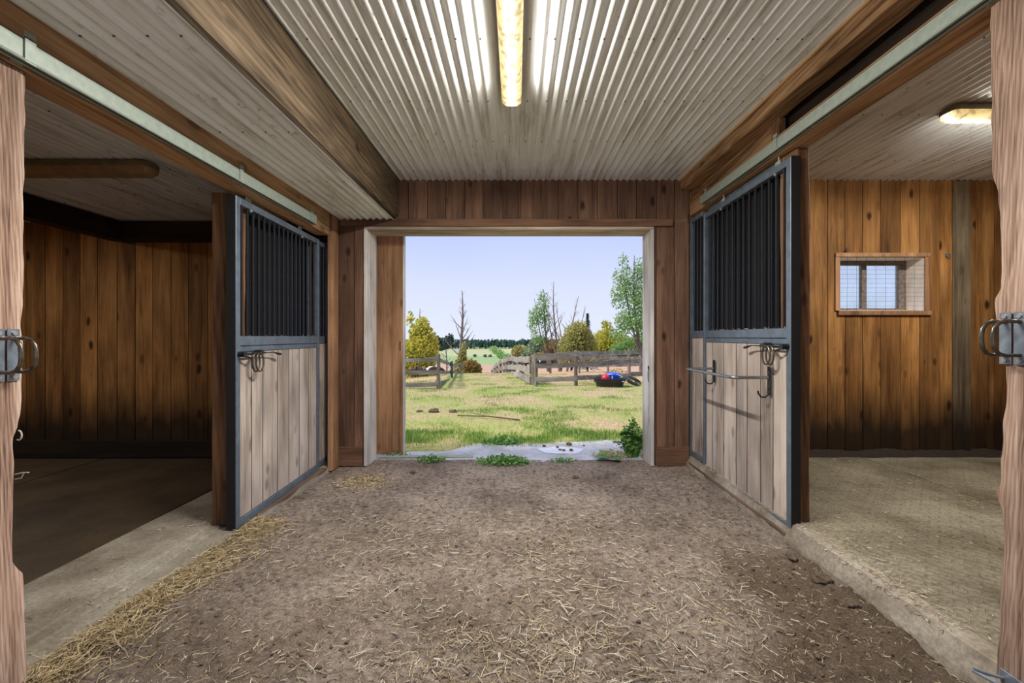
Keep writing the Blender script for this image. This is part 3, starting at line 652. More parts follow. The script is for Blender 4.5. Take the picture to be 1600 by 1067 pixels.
# ================================================================== TRACKS
def track(X, sgn, y0, y1, z0, z1, label, brk):
    root = thing('door_track', (X, 0, z0), label, 'sliding door track'); h = z1 - z0; d = .045
    mb = MB(); s = sgn   # box channel, open slot below: aisle face, top, back, two lips with rolled edge
    mb.box(0, s*.003, y0, y1, .008, h); mb.box(0, s*d, y0, y1, h - .003, h); mb.box(s*(d - .003), s*d, y0, y1, 0.008, h); mb.box(0, s*.016, y0, y1, .005, .008); mb.box(s*(d - .016), s*d, y0, y1, .005, .008)
    mb.tube([(s*-.001, y0, .004), (s*-.001, y1, .004)], .006, 8)
    mb.build('channel', M['galv'], root)
    e_ = MB(); e_.box(-s*.004, s*(d - .002), y1 + .001, y1 + .006, -.004, h + .004); e_.cyl((s*.02, y1 + .006, h*.5), (s*.02, y1 + .014, h*.5), .008, 8); e_.build('end_cap', M['galv'], root)
    for y in brk:
        b = MB(); b.box(-s*.006, -s*.002, y - .018, y + .018, -.002, h + .03); b.box(-s*.006, s*(d + .006), y - .018, y + .018, h + .003, h + .008); b.box(s*(d + .001), s*(d + .004), y - .018, y + .018, 0, h + .03)
        b.cyl((-s*.006, y, h + .018), (-s*.012, y, h + .018), .007, 6); b.build('bracket', M['galv'], root)
    return root
track(-1.790, -1, -.8, 3.76, 2.352, 2.432, 'pale galvanised track along the header over the left stall door', [1.55, 2.74, 3.68])
track(1.750, 1, -.8, 4.02, 2.612, 2.69, 'pale galvanised track along the header over the right stall door', [1.6, 2.86, 3.92])

# ================================================================== STALL DOORS
def ring_pts(c, r, n=28, ax='x', ry=1.0):
    out = []
    for i in range(n):
        a = 2*PI*i/n; out.append(Vector(c) + (Vector((r*math.cos(a), 0, r*ry*math.sin(a))) if ax == 'y' else Vector((0, r*math.cos(a), r*ry*math.sin(a)))))
    return out
def stall_door(loc, rz, s, W, H, zm, nb, label, ext):
    """local x runs away from the leading edge, s*y is the side away from the aisle"""
    root = thing('stall_door', loc, label, 'stall door', None, rz); T = .05*s
    mb = MB(); fw = .048
    mb.box(0, fw, 0, T, 0, H, .003); mb.box(W - fw*.7, W, 0, T, 0, H, .003); mb.box(fw, W - fw*.7, .002*s, T, H - .048, H, .003); mb.box(fw, W - fw*.7, .002*s, T, 0, .05, .003)
    mb.box(fw, W - fw*.7, .004*s, T, zm - .067, zm, .003); mb.box(fw, W - fw*.7, .010*s, T - .006*s, zm - .11, zm - .070, .003)
    mb.build('frame', M['steel'], root)
    bk = MB(); bk.box(-.004, -.0005, .003*s, T*1.25, 0.0, H); bk.build('edge_strip', M['black'], root)
    pl = MB(); x = fw + .002; ws = [.17, .15, .20, .18, .20, .19, .21, .2]; i = 0
    while x < W - fw*.7 - .01:
        w_ = min(ws[i % 8]*random.uniform(.9, 1.1), W - fw*.7 - .002 - x); w_ = W - fw*.7 - .002 - x if W - fw*.7 - x - w_ < .06 else w_
        pl.mi = 1; pl.box(x + w_ - .004, x + w_ + .003, .0146*s, .034*s, .052, zm - .112); pl.mi = 0
        pl.rv = random.random(); pl.box(x + .003, x + w_ - .004, .014*s, .036*s, .052, zm - .112, .003); x += w_; i += 1
    pl.mi = 1; pl.box(fw, W - fw*.7, .0365*s, .042*s, .052, zm - .112); pl.mi = 0
    pl.build('board_panel', [M['door_board'], M['black']], root)
    for i in range(nb):
        x = fw + (W - fw*1.7)*(i + .6)/(nb + .2); b = MB(); b.cyl((0, 0, zm + .0005), (0, 0, H - .0485), .0085, 8)
        o = b.build('bar', M['bar_black'], root, True); o.location = (x, .022*s, 0)
    # trolley hangers
    for x in (.16, W - .38):
        h = MB(); h.box(x - .03, x + .03, .012*s, .018*s, H + .0005, H + .03); h.cyl((x, .02*s, H + .01), (x, .02*s, H + .075), .006, 8); h.cyl((x, .02*s, H + .012), (x, .02*s, H + .024), .012, 6)
        h.cyl((x, -.004*s, H - .055), (x, -.004*s, H - .072), .005, 8); h.cyl((x - .0, -.001*s, H - .06), (x - .0, -.012*s, H - .06), .009, 6)
        h.build('hanger', M['galv'], root)
    # slide bolt with ring
    z = zm - .125; lt = MB(); lt.tube([(.015, -.025*s, z), (.30, -.025*s, z + .004), (.31, -.028*s, z)], .0065, 8)
    lt.cyl((.03, .0, z), (.03, -.045*s, z), .020, 10); lt.cyl((.235, .012*s, z + .006), (.235, -.045*s, z + .006), .020, 10)
    lt.box(.05, .22, -.012*s, -.007*s, z + .010, z + .018); lt.tube([(.30, -.028*s, z), (.40, -.038*s, z + .002), (.46, -.04*s, z - .012), (.50, -.04*s, z - .018)], [.004, .004, .010, .009], 8)
    lt.tube([(.05, -.03*s, z - .012), (.10, -.045*s, z - .03), (.16, -.03*s, z - .012)], .006, 8)
    la = lt.build('latch', M['bar_black'], root, True)
    rg = MB(); 
    for off, tilt in ((.0, .0), (.014, .018)):
        rg.tube([Vector((.165 + off + .046*math.sin(a), -.04*s - tilt*s, z - .062 + .066*math.cos(a))) for a in [2*PI*k/26 for k in range(26)]], .0062, 8, True)
    rg.build('latch_ring', M['rod'], la, True)
    return root
dl = stall_door((-1.90, 2.856, .043), math.atan2(1.318, -.052), 1, 1.32, 2.265, 1.311, 17, 'left stall sliding door with grey boards and bars, pushed open', 0)
dr = stall_door((1.800, 2.78, .055), math.atan2(1.33, .010), -1, 1.335, 2.485, 1.353, 14, 'right stall sliding door with bars, pale boards and a blanket bar', 0)
for d_, s_, n_ in ((dr, -1, 26), (dl, 1, 12)):
    zz = 1.3535 if d_ is dr else 1.3115; hb = MB()
    for i in range(n_):
        x = random.uniform(.06, 1.26); a = random.uniform(0, PI); L = random.uniform(.015, .045); hb.rv = random.random(); c = Vector((x, .012*s_, zz + .001)); q = Vector((math.cos(a)*L, math.sin(a)*L*.4, random.uniform(0, .018))); hb.tube([c - q*.5 + Vector((0, 0, .003)), c + Vector((0, 0, .003)), c + q*.5 + Vector((0, 0, .004))], .0012, 4)
    tag(hb.build('hay_wisps', M['straw'], d_), kind='stuff')
# blanket bar on the right door (door-local: x along, y towards aisle positive)
bb = MB(); zb = 1.003; x0, x1 = .235, 1.09; d = .265; r_ = .03
def arc(c, a0, a1, r, n=6): return [(c[0] + r*math.cos(a0 + (a1 - a0)*i/n), c[1] + r*math.sin(a0 + (a1 - a0)*i/n), zb) for i in range(n + 1)]
path = [(x0, .012, zb)] + arc((x0 + .05, d - .05), PI, PI/2, .05) + arc((x1 - .05, d - .05), PI/2, 0, .05) + [(x1, .012, zb)]
bb.tube(path, .0115, 10); ba = bb.build('blanket_bar', M['chrome'], dr, True)
for x in (x0, x1):
    h = MB(); h.box(x - .017, x + .017, .002, .007, zb - .125, zb + .08, .001)
    h.tube([(x, .008, zb - .12), (x, .03, zb - .140), (x, .062, zb - .138), (x, .080, zb - .112), (x, .082, zb - .095)], .006, 8)
    for q in (zb + .06, zb - .08): h.cyl((x, .007, q), (x, .011, q), .007, 6)
    h.build('bar_hook', M['bar_black'], ba)
# fixed fronts behind the slid doors
def fixed_front(x0, x1, s, y0, y1, z0, zt, zm, label, vis0):
    root = thing('stall_panel', (x0, y0, z0), label, 'stall panel'); D = y1 - y0; W = x1 - x0; H = zt - z0; m = zm - z0
    b = MB(); b.box(0, W, 0, D, H - .045, H, .003); b.box(0, W, 0, D, m - .07, m, .003); b.box(0, W, 0, D, 0, .05, .003); b.box(0, W, D - .04, D, .05, m - .07); b.box(0, W, D - .04, D, m, H - .045); b.build('frame', M['steel'], root)
    k = MB(); k.box(W*.55, W*.75, 0, D - .041, m + .001, H - .046); k.build('black_backing', M['black'], root)
    p = MB(); y = .003
    while y < D - .05:
        w_ = min(.17*random.uniform(.9, 1.1), D - .042 - y); p.rv = random.random(); p.box(W*.2, W*.8, y, y + w_ - .004, .051, m - .071, .002); y += w_
    p.build('board_panel', M['door_board'], root)
    n = int(D/.075)
    for i in range(n):
        q = MB(); q.cyl((0, 0, m + .001), (0, 0, H - .0455), .008, 8); o = q.build('bar', M['bar_black'], root, True); o.location = (W*(.22 if s > 0 else .2), .04 + i*.075, 0)
    return root
fixed_front(-2.035, -2.09, -1, 3.085, 4.16, .062, 2.33, 1.354, 'fixed black-backed stall front behind the left sliding door', 0)
fixed_front(1.858, 1.915, 1, 2.985, 4.10, .121, 2.60, 1.408, 'fixed black-backed stall front behind the right sliding door', 0)
fixed_front(-1.962, -2.012, -1, 4.182, 4.40, .062, 2.30, 1.354, 'narrow barred panel between the left stall door and the pale upright board', 0)
fixed_front(1.802, 1.85, 1, 4.125, 4.41, .121, 2.57, 1.408, 'narrow barred panel between the right stall door and the doorway wall', 0)
mb = MB(); mb.box(1.775, 1.845, 2.80, 4.38, .0, .052, .006); tag(mb.build('door_sill', M['sill_y']), 'muddy wooden sill board under the right stall door', 'sill')
mb = MB(); mb.box(-1.965, -1.90, 3.10, 4.23, .0, .040, .006); tag(mb.build('door_sill', M['sill_y']), 'brown wooden sill board under the left stall door', 'sill')

# ================================================================== STRAP HANDLES ON THE NEAR POSTS
def strap_handle(loc, s, px_y, zc, zlo, zhi, tip, label, grp):
    """plate on the aisle face of the post; s=+1 when the loop sticks out to +x"""
    root = thing('strap_handle', loc, label, 'door handle')
    p = MB(); hz = (zhi - zlo)/2; p.box(0, s*.004, -.019, .019, -hz - .035, hz + .035, .0012); p.build('mounting_plate', M['galv_plate'], root)
    for q in (-hz - .020, hz + .020):
        c = MB(); c.cyl((s*.004, 0, q), (s*.009, 0, q), .0075, 8); c.build('screw', M['bright_screw'], root)
    l = MB(); t = tip
    l.tube([(s*.005, 0, hz), (s*t*.55, 0, hz + .002), (s*t*.80, 0, hz - .006), (s*t*.96, 0, hz - .026), (s*t, 0, hz - .05), (s*t, 0, -hz + .05), (s*t*.96, 0, -hz + .026), (s*t*.80, 0, -hz + .006), (s*t*.55, 0, -hz - .002), (s*.005, 0, -hz)], .0072, 10)
    l.build('loop', M['rod'], root, True); return root
strap_handle((1.797, 1.553, 1.344), -1, 0, 0, -.06, .06, .090, 'strap handle on the right post, the one nearer the window wall', None)
strap_handle((1.797, 1.507, 1.344), -1, 0, 0, -.06, .06, .100, 'strap handle on the pinkish post, farther from the window wall of the pair', None)
strap_handle((-1.848, 1.548, 1.283), 1, 0, 0, -.06, .06, .085, 'strap handle on the left post, the one nearer the plank wall', None)
strap_handle((-1.848, 1.502, 1.283), 1, 0, 0, -.06, .06, .085, 'strap handle on the rough post by the dark stall, farther from the plank wall', None)
# floor guide on the right post
root = thing('door_guide', (1.80, 1.50, .09), 'galvanised loop latch at the foot of the right post', 'latch')
b = MB(); b.box(-.006, -.001, -.02, .07, -.018, .03, .001); b.build('mounting_plate', M['galv_plate'], root)
b = MB()
b.tube([(-.006, .0, .0), (-.05, .02, .0), (-.085, .055, .010), (-.10, .075, .014), (-.085, .088, .012), (-.05, .075, .004), (-.006, .06, .0)], .0055, 8); b.build('loop', M['galv_plate'], root, True)
# eyes and twine on left post
b = MB(); p = P(29, 680, 1.57); b.tube([p + Vector((.012*math.sin(a) , 0, .018*math.cos(a))) for a in [k*PI/7 for k in range(0, 9)]], .0025, 6); tag(b.build('screw_eye', M['rope'], smooth=True), 'small pale screw eye on the left post above the twine end', 'hook')
b = MB(); p = P(28, 741, 1.57); b.tube([p + Vector((-.01, 0, 0)), p + Vector((.015, 0, .006)), p + Vector((.04, 0, .007))], .0022, 6); b.tube([p + Vector((-.01, 0, -.018)), p + Vector((.012, 0, -.014)), p + Vector((.022, 0, .004))], .0022, 6)
tag(b.build('twine_end', M['rope'], smooth=True), 'knotted pale twine end sticking out of the left post', 'twine')
# ring screwed to the right stall wall
root = thing('wall_ring', (4.50, YB, 2.205), 'small metal ring screwed to the boards right of the stall window', 'wall ring')
b = MB(); b.cyl((0, 0, 0), (0, -.012, 0), .022, 14); b.build('base', M['galv_plate'], root, True)
b = MB(); b.tube([(.02*math.sin(a), -.02 , -.012 + .02*math.cos(a)) for a in [2*PI*k/18 for k in range(18)]], .0035, 6, True); b.build('ring', M['galv_plate'], root, True)

# ================================================================== WINDOW
wr = bpy.data.objects.new('window_1', None); C.objects.link(wr); wr.location = (WX0, YB, WZ0); wr['kind'] = 'structure'
Ww, Wh = WX1 - WX0, WZ1 - WZ0
b = MB(); b.rv = .7; t = .055
b.box(-t, Ww + t, -.022, -.001, Wh + .002, Wh + .045, .003); b.rv = .2; b.box(-t*.5, Ww + t*1.2, -.026, -.001, -.05, -.004, .003)
b.rv = .8; b.box(-t, -.006, -.018, -.001, -.004, Wh + .002, .003); b.rv = .3; b.box(Ww + .006, Ww + t, -.018, -.001, -.004, Wh + .002, .003)
b.build('window_trim', M['leaf_door'], wr)
b = MB(); b.box(-.015, .003, -.0005, .27, -.015, Wh + .015); b.box(Ww - .003, Ww + .015, -.0005, .27, -.015, Wh + .015); b.box(.003, Ww - .003, -.0005, .27, Wh - .003, Wh + .015); b.box(.003, Ww - .003, -.0005, .27, -.015, .003); b.build('window_reveal', M['reveal'], wr)
b = MB(); y0, y1 = .19, .23
b.box(0, Ww, y0, y1, 0, .035); b.box(0, Ww, y0, y1, Wh - .05, Wh); b.box(0, .035, y0, y1, .035, Wh - .05); b.box(Ww - .085, Ww, y0, y1, .035, Wh - .05); b.box(.385, .435, y0 - .005, y1, .035, Wh - .05)
b.build('window_frame', M['win_frame'], wr)
b = MB(); b.box(.035, .385, .208, .212, .035, Wh - .05); b.box(.435, Ww - .085, .208, .212, .035, Wh - .05); b.build('pane', M['glass'], wr)
b = MB(); x = -.03
while x < Ww + .04: b.tube([(x, -.010, -.02), (x + .004*vn(x, 0, 0, 9), -.012, Wh*.5), (x, -.010, Wh + .02)], .0011, 5); x += .1
z = .0
while z < Wh + .01: b.tube([(-.045, -.012, z), (Ww*.4, -.014, z + .003*vn(z, 1, 0, 20)), (Ww + .045, -.012, z)], .0009, 5); z += .047
b.build('wire_screen', M['wire_dark'], wr)

# ================================================================== LAMPS
def lamp(loc, L, along, lens, lit, label, power=0):
    root = thing('ceiling_lamp', loc, label, 'lamp'); hw = .068
    def capsule(prof_in, z0, z1):       # profile rings as rounded oblong outline
        secs = []
        for hwid, ext, z in prof_in:
            pts = []
            for k in range(16):
                a = 2*PI*k/16; cx_ = math.copysign(abs(math.cos(a))**.6, math.cos(a)); sy_ = math.copysign(abs(math.sin(a))**.6, math.sin(a))
                u = (L/2 - .05 + ext) * (1 if math.sin(a) > 0 else -1) + .05*sy_ - (.05 if False else 0); v = hwid*cx_
                pts.append((v, u, z) if along == 'y' else (u, -v, z))
            secs.append(pts)
        m = MB(); m.loft(secs); return m
    capsule([(hw*.86, -.02, 0), (hw, 0, -.012), (hw, 0, -.045)], 0, 0).build('housing', M['housing'], root, True)
    capsule([(hw*.98, -.002, -.0455), (hw*.94, -.006, -.070), (hw*.72, -.03, -.092), (hw*.45, -.05, -.098)], 0, 0).build('lens', lens, root, True)
    if power:
        l = bpy.data.lights.new('tube_light', 'AREA'); l.shape = 'RECTANGLE'; l.energy = power; l.color = (1, .97, .90)
        l.size, l.size_y = (.03, L - .16) if along == 'y' else (L - .16, .03)
        o = bpy.data.objects.new('tube_light', l); C.objects.link(o); o.parent = root; o.location = (0, 0, -.101)
        for sd in (-1, 1):      # the tube also throws light out of the sloping sides of the lens
            l2 = bpy.data.lights.new('tube_light', 'AREA'); l2.shape = 'RECTANGLE'; l2.energy = power*.10; l2.color = l.color; l2.size, l2.size_y = (.014, L - .22) if along == 'y' else (L - .22, .014)
            o2 = bpy.data.objects.new('tube_light', l2); C.objects.link(o2); o2.parent = root
            if along == 'y': o2.location = (sd*.060, 0, -.088); o2.rotation_euler = (0, -sd*math.radians(60), 0)
            else: o2.location = (0, sd*.060, -.088); o2.rotation_euler = (sd*math.radians(60), 0, 0)
    return root
lamp((-.035, 2.23, 2.978), 1.24, 'y', M['glow_y'], True, 'lit yellowed fluorescent lamp on the middle of the white aisle ceiling', 95)
lamp((3.66, 3.0, 2.978), 1.24, 'x', M['glow_x'], True, 'lit fluorescent lamp on the right stall ceiling, partly behind the post', 50)
lamp((-5.0, 2.5, 2.578), 1.24, 'y', M['glow_y'], True, 'lit fluorescent lamp added out of view in the left stall to brighten its plank wall', 26)  # added lamp out of view, lifts the left stall's plank wall
lamp((-3.18, 2.98, 2.578), 1.24, 'x', M['dead_lens'], False, 'unlit dusty fluorescent lamp on the left stall ceiling')

# ================================================================== DOORWAY: sliding leaf, pad, threshold
dr_ = bpy.data.objects.new('door_1', None); C.objects.link(dr_); dr_.location = (-1.28, 4.80, .0); dr_['kind'] = 'structure'
b = MB(); x = -1.5
for w_ in (.3, .28, .32, .26, .2, .135): b.rv = random.random()*.6; b.box(x, x + w_ - .004, .0, .03, .012, 2.55); x += w_
b.build('board_panel', M['leaf_door'], dr_)
b = MB(); b.box(-.016, 0.0, -.012, .05, .012, 2.55, .002); b.rv = .9; b.build('door_edge', M['weather_z'], dr_)
b = MB(); b.box(-.055, -.045, -.004, -.001, 1.19, 1.30); b.build('finger_slot', M['black'], dr_)
tag(MB().rock((OX1 + .004, 4.48, 1.02), .018, 4, 1.6).tube([(OX1 - .004, 4.48, 1.02), (OX1 - .012, 4.48, .96), (OX1 - .008, 4.48, .87)], .004, 6).build('door_catch', M['bar_black']), 'rusty catch on the pale right doorway jamb', 'catch')
b = MB(); b.tube([(-1.545, 4.73, .005), (-.5, 4.78, -.004)], .016, 8); tag(b.build('threshold_pipe', M['galv'], smooth=True), 'pale pipe lying along the left end of the threshold', 'pipe')

# ------------------------------------------------------------------ terrain
def interp(t, tab):
    if t <= tab[0][0]: return tab[0][1]
    for (a, va), (b, vb) in zip(tab[:-1], tab[1:]):
        if t <= b: return va + (vb - va)*(t - a)/(b - a)
    return tab[-1][1]
TL = [(4, -.04), (5.5, -.04), (9, -.13), (13.5, -.30), (17, -.42), (22, -.55), (26, -.95), (30, -1.4), (40, -2.25), (60, -4.2), (110, -9.2), (150, -10), (300, -6.6), (500, -4.5)]
TR = [(4, -.04), (5.5, -.04), (9, -.12), (13.5, -.28), (17, -.42), (22, -.66), (30, -1.2), (45, -2.35), (80, -5.2), (120, -8), (150, -10), (300, -6.6), (500, -4.5)]
def ground(x, y):
    k = max(0, min(1, (x + .2)/1.6 )); k = k*k*(3 - 2*k); h = interp(y, TL)*(1 - k) + interp(y, TR)*k
    if y > 14 and x < -3: h -= .55*min(1, (-3 - x)/3)*min(1, (y - 14)/14)
    if y > 6: h += .03*min(1, (y - 6)/3)*vn(x, y, 0, .6)
    return h
ysg = [4.66 + .3*i for i in range(50)]; 
while ysg[-1] < 520: ysg.append(ysg[-1]*1.045)
us = [math.copysign(abs(t)**1.4, t) for t in np.linspace(-1, 1, 121)]
vs = []; zn = []
for y in ysg:
    for u in us:
        x = u*(9 + y*1.15); vs.append((x, y, ground(x, y)))
        if y < 15.2 or (y < 60 and -3.2 < x < .8 + 0*y): z_ = 0
        elif y < 120: z_ = .25
        elif y < 172 + 6*vn(x, 0, 0, .02): z_ = .45
        elif y < 232 + 20*vn(x, 3, 0, .02): z_ = .65
        else: z_ = .85
        zn.append(z_)
nx = len(us); fs = [(j*nx+i, j*nx+i+1, (j+1)*nx+i+1, (j+1)*nx+i) for j in range(len(ysg)-1) for i in range(nx-1)]
me = bpy.data.meshes.new('ground'); me.from_pydata(vs, [], fs); me.materials.append(M['field']); me.attributes.new('zone', 'FLOAT', 'POINT').data.foreach_set('value', zn)
me.polygons.foreach_set('use_smooth', [True]*len(me.polygons)); go = bpy.data.objects.new('ground', me); C.objects.link(go); struct(go)
# pad
mb = MB(); secs = []
for i in range(61):
    x = -1.62 + 3.02*i/60; yf = 4.60 + .015*vn(x, 0, 0, 3); yb = 5.40 + .14*(x > 0)*min(1, x) - .35*max(0, min(1, (-.5 - x)/.4)) + .12*vn(x, 4, 0, 2.2) + .03*vn(x, 9, 0, 8)
    secs.append([(x, yf, -.12), (x, yf, -.012), (x, 4.9, -.014), (x, yb - .02, -.018), (x, yb, -.05), (x, yb, -.12)])
mb.loft(secs); struct(mb.build('floor_pad', M['pad']))
mb = MB(); mb._add([(.52 + .26*(1 + .25*vn(a, 0, 0, 1.3))*math.cos(a), 5.08 + .16*(1 + .3*vn(a, 5, 0, 1.6))*math.sin(a), -.0125) for a in [2*PI*k/40 for k in range(40)]], [tuple(range(40))])
tag(mb.build('puddle', M['water']), 'shallow bright puddle on the concrete pad outside the doorway', 'puddle')
pm = iter(['small dung lump at the left end of the row beside the puddle', 'dung lump second from the left beside the puddle', 'largest dark dung lump, at the top of the cluster by the puddle', 'dung lump at the lower left of the cluster by the puddle', 'dung lump in the lower middle of the cluster by the puddle', 'dung lump at the lower right of the cluster by the puddle', 'tiny dung lump standing apart right of the puddle cluster'])
for px, py, r in ((850, 697, .022), (871, 699, .02), (889, 695, .034), (875, 703, .018), (881, 704, .02), (893, 704, .024), (912, 696, .014)):
    Z = F*(HC + .012)/(py - CY); p = P(px, py, Z); m = MB(); m.rock((0, 0, 0), r, px*.37, .7, 2); o = m.build('dung_ball', M['soil_dark'], smooth=True)
    o.location = (p.x, p.y, -.018 + r*.5); tag(o, next(pm), 'dung', 'dung lumps on the wet concrete')
# grass
def grass(name, n, ymin, ymax, hmin, hmax, wdt, label, bias=1.6, xf=.42):
    V = []; Fc = []; R = []
    k = 0
    while k < n:
        y = ymin + (ymax - ymin)*random.random()**bias; x = random.uniform(-xf*y - .6, xf*y + .6)
        if y < 5.5 and abs(x) < 1.62 and random.random() < .9: continue
        pn = vn(x, y, 40, .9) + .6*vn(x, y, 44, 2.7)
        band = 1.0 if y < 6.2 else 0
        if pn + band*.35 < .05 + .4*random.random(): 
            if random.random() < .85: continue
        h = random.uniform(hmin, hmax)*(1 + .5*band); a = random.uniform(0, 2*PI); lx, ly = math.cos(a)*h*.5*random.random(), math.sin(a)*h*.5*random.random(); z = ground(x, y)
        b_ = len(V); w2 = wdt*(.6 + .8*random.random())*(1 + y*.05); ca, sa = math.cos(a + 1.4)*w2, math.sin(a + 1.4)*w2
        V += [(x - ca, y - sa, z - .01), (x + ca, y + sa, z - .01), (x + lx*.5 + ca*.7, y + ly*.5 + sa*.7, z + h*.6), (x + lx*.5 - ca*.7, y + ly*.5 - sa*.7, z + h*.6), (x + lx*1.3, y + ly*1.3, z + h)]
        Fc += [(b_, b_+1, b_+2, b_+3), (b_+3, b_+2, b_+4)]
        r = min(1, max(0, .55 - pn*.75 + random.gauss(0, .16) - band*.3)); R += [r]*5; k += 1
    me = bpy.data.meshes.new(name); me.from_pydata(V, [], Fc); me.materials.append(M['grass']); me.attributes.new('rnd', 'FLOAT', 'POINT').data.foreach_set('value', R)
    o = bpy.data.objects.new(name, me); C.objects.link(o); return tag(o, label, 'grass', kind='stuff')
grass('grass', 60000, 5.25, 24, .018, .055, .0032, 'patchy green and yellow grass growing in the yard beyond the doorway')

def leaf_cloud(mb, blobs, n, size, flat=.5):
    tot = sum(b[1][0]*b[1][1]*b[1][2] for b in blobs)**1.0
    for c, r in blobs:
        m = max(8, int(n*(r[0]*r[1]*r[2])/tot))
        for _ in range(m):
            v = Vector((random.gauss(0, 1), random.gauss(0, 1), random.gauss(0, 1))).normalized()*(random.random()**.45)
            p = Vector((c[0] + v.x*r[0], c[1] + v.y*r[1], c[2] + v.z*r[2]))
            a = Vector((random.gauss(0, 1), random.gauss(0, 1), random.gauss(0, 1)*flat + .3)).normalized(); u = a.orthogonal().normalized(); w_ = a.cross(u); s_ = size*random.uniform(.6, 1.3)
            mb.rv = min(1, max(0, random.random()*.8 + .25*v.z*.5 + .1)); mb._add([p + u*s_, p + w_*s_*.6, p - u*s_, p - w_*s_*.6], [(0, 1, 2, 3)])
def branch(mb, p, d, L, r, depth, up=.15, spread=.6, nb=3):
    pts = [p]; q = p.copy(); dd = d.copy()
    for i in range(4):
        dd = (dd + Vector((random.gauss(0, .10), random.gauss(0, .10), up*.3))).normalized(); q = q + dd*L/4; pts.append(q.copy())
    mb.tube(pts, [r, r*.85, r*.7, r*.55, r*.35], 6)
    if depth > 0:
        for k in range(nb):
            t = random.uniform(.35, 1); i = min(3, int(t*4)); b_ = pts[i] + (pts[i+1] - pts[i])*(t*4 - i) if i < 4 else pts[-1]
            nd = (dd + Vector((random.gauss(0, spread), random.gauss(0, spread), random.uniform(0, .4)))).normalized(); branch(mb, b_, nd, L*random.uniform(.4, .65), r*.5, depth - 1, up, spread, nb)
def snag(mb, H, lx, r, nb, bl=.34, fork=0):
    """a straight bare trunk from the ground to height H with short side branches; fork = number of long stems leaving it"""
    def at(t): return Vector((lx*t + .05*H*.3*math.sin(t*5 + r*50), .03*H*math.sin(t*4), H*t - .1*(1 - t)))
    ts = [i/9 for i in range(10)]; mb.tube([at(t) for t in ts], [r*(1 - .86*t) for t in ts], 7)
    for k in range(nb):
        t = .25 + .7*(k + random.random())/nb; a = random.uniform(0, 2*PI); L = H*bl*(1.1 - t)*random.uniform(.5, 1.2); d = Vector((math.cos(a), .6*math.sin(a), random.uniform(.35, 1.2))).normalized(); p = at(t); q = p + d*L*.5 + Vector((0, 0, L*.04)); e_ = p + d*L + Vector((0, 0, L*.22))
        rr = r*(1 - .86*t)*.42; mb.tube([p, q, e_], [rr, rr*.6, rr*.2], 5)
        for j in range(2):
            d2 = (d + Vector((random.gauss(0, .5), random.gauss(0, .4), random.uniform(0, .7)))).normalized(); mb.tube([q, q + d2*L*.4], [rr*.4, rr*.15], 4)
    for k in range(fork):
        t = .12 + .18*k/max(1, fork); sg = 1 if k % 2 else -1; p = at(t); pts = [p]
        for j in range(1, 6): u = j/5; pts.append(p + Vector((sg*H*.17*u**.7*(1 + .3*k), random.uniform(-.1, .1), (H*.92 - p.z)*u*(1 - .1*k))))
        mb.tube(pts, [r*.6*(1 - .8*j/5) for j in range(6)], 6)
        for j in range(1, 5):
            d = Vector((random.gauss(0, .6), random.gauss(0, .4), 1)).normalized(); L = H*.16; mb.tube([pts[j], pts[j] + d*L*.5, pts[j] + d*L + Vector((0, 0, L*.1))], [r*.22, r*.14, r*.05], 4)
def tree(name, px, pyb, Z, blobs_px, n, size, mat, label, cat, trunk=True, bark='bark', lean=0, toppy=None, tr=.1, depth=2, nb=4, grp=None, fork=0):
    """blobs_px: (px, py, rx_px, ry_px) seen from the doorway, given metres at distance Z"""
    base = P(px, pyb, Z); gx = base.x; gz = ground(gx, Z); one = not (trunk and blobs_px)
    root = None if one else thing(name, (gx, Z, gz), label, cat, grp)
    if blobs_px:
        mb = MB(); bl = []
        for bx, by, rx, ry in blobs_px:
            c = P(bx, by, Z); rx_, ry_ = rx*Z/F, ry*Z/F; bl.append(((c.x - gx, random.uniform(-.3, .3)*rx_, c.z - gz), (rx_, rx_*.9, ry_)))
        leaf_cloud(mb, bl, n, size); o = mb.build('foliage' if not one else name, M[mat], root)
        if one: o.location = (gx, Z, gz); return tag(o, label, cat, grp)
    if trunk:
        tb = MB(); top = P(px + lean, toppy if toppy else min(b[1] for b in blobs_px) + 8, Z); H = top.z - gz
        random.seed(px); snag(tb, H, lean*Z/F, tr, nb*3, .3, fork); o = tb.build('trunk' if not one else name, M[bark], root, True)
        if one: o.location = (gx, Z, gz); return tag(o, label, cat, grp)
    return root
tree('autumn_tree', 655, 604, 50, [(652, 560, 26, 36), (667, 545, 20, 36), (640, 565, 16, 36), (668, 588, 18, 18), (648, 588, 22, 18), (648, 520, 10, 14), (660, 512, 13, 18), (641, 500, 6, 14)], 11000, .2, 'leaf_yellow', 'yellow-green autumn tree behind the left fence', 'tree', tr=.18, toppy=482)
tree('field_tree', 697, 552, 110, [(690, 538, 12, 10), (700, 534, 8, 10), (704, 528, 5, 8), (683, 535, 6, 10)], 1200, .4, 'needle', 'dark distant tree left of the dead trunk', 'tree', toppy=528, tr=.25)
tree('dead_tree', 721, 585, 34, None, 0, 0, None, 'bare dead tree with a straight trunk standing alone in the lane', 'dead tree', bark='bark_dead', toppy=454, tr=.20, nb=6)
tree('ivy_bush', 722, 590, 33, [(722, 565, 7, 22), (725, 548, 4, 18), (716, 574, 8, 14), (728, 580, 10, 12)], 2000, .12, 'leaf_olive', 'leafy bush climbing the foot of the lone dead tree', 'bush', trunk=False)
tree('rusty_bush', 738, 588, 31, [(736, 574, 12, 14), (747, 577, 7, 10), (728, 576, 8, 12)], 2200, .08, 'leaf_rust', 'rust-brown bush beside the far end of the left fence', 'bush', trunk=False)
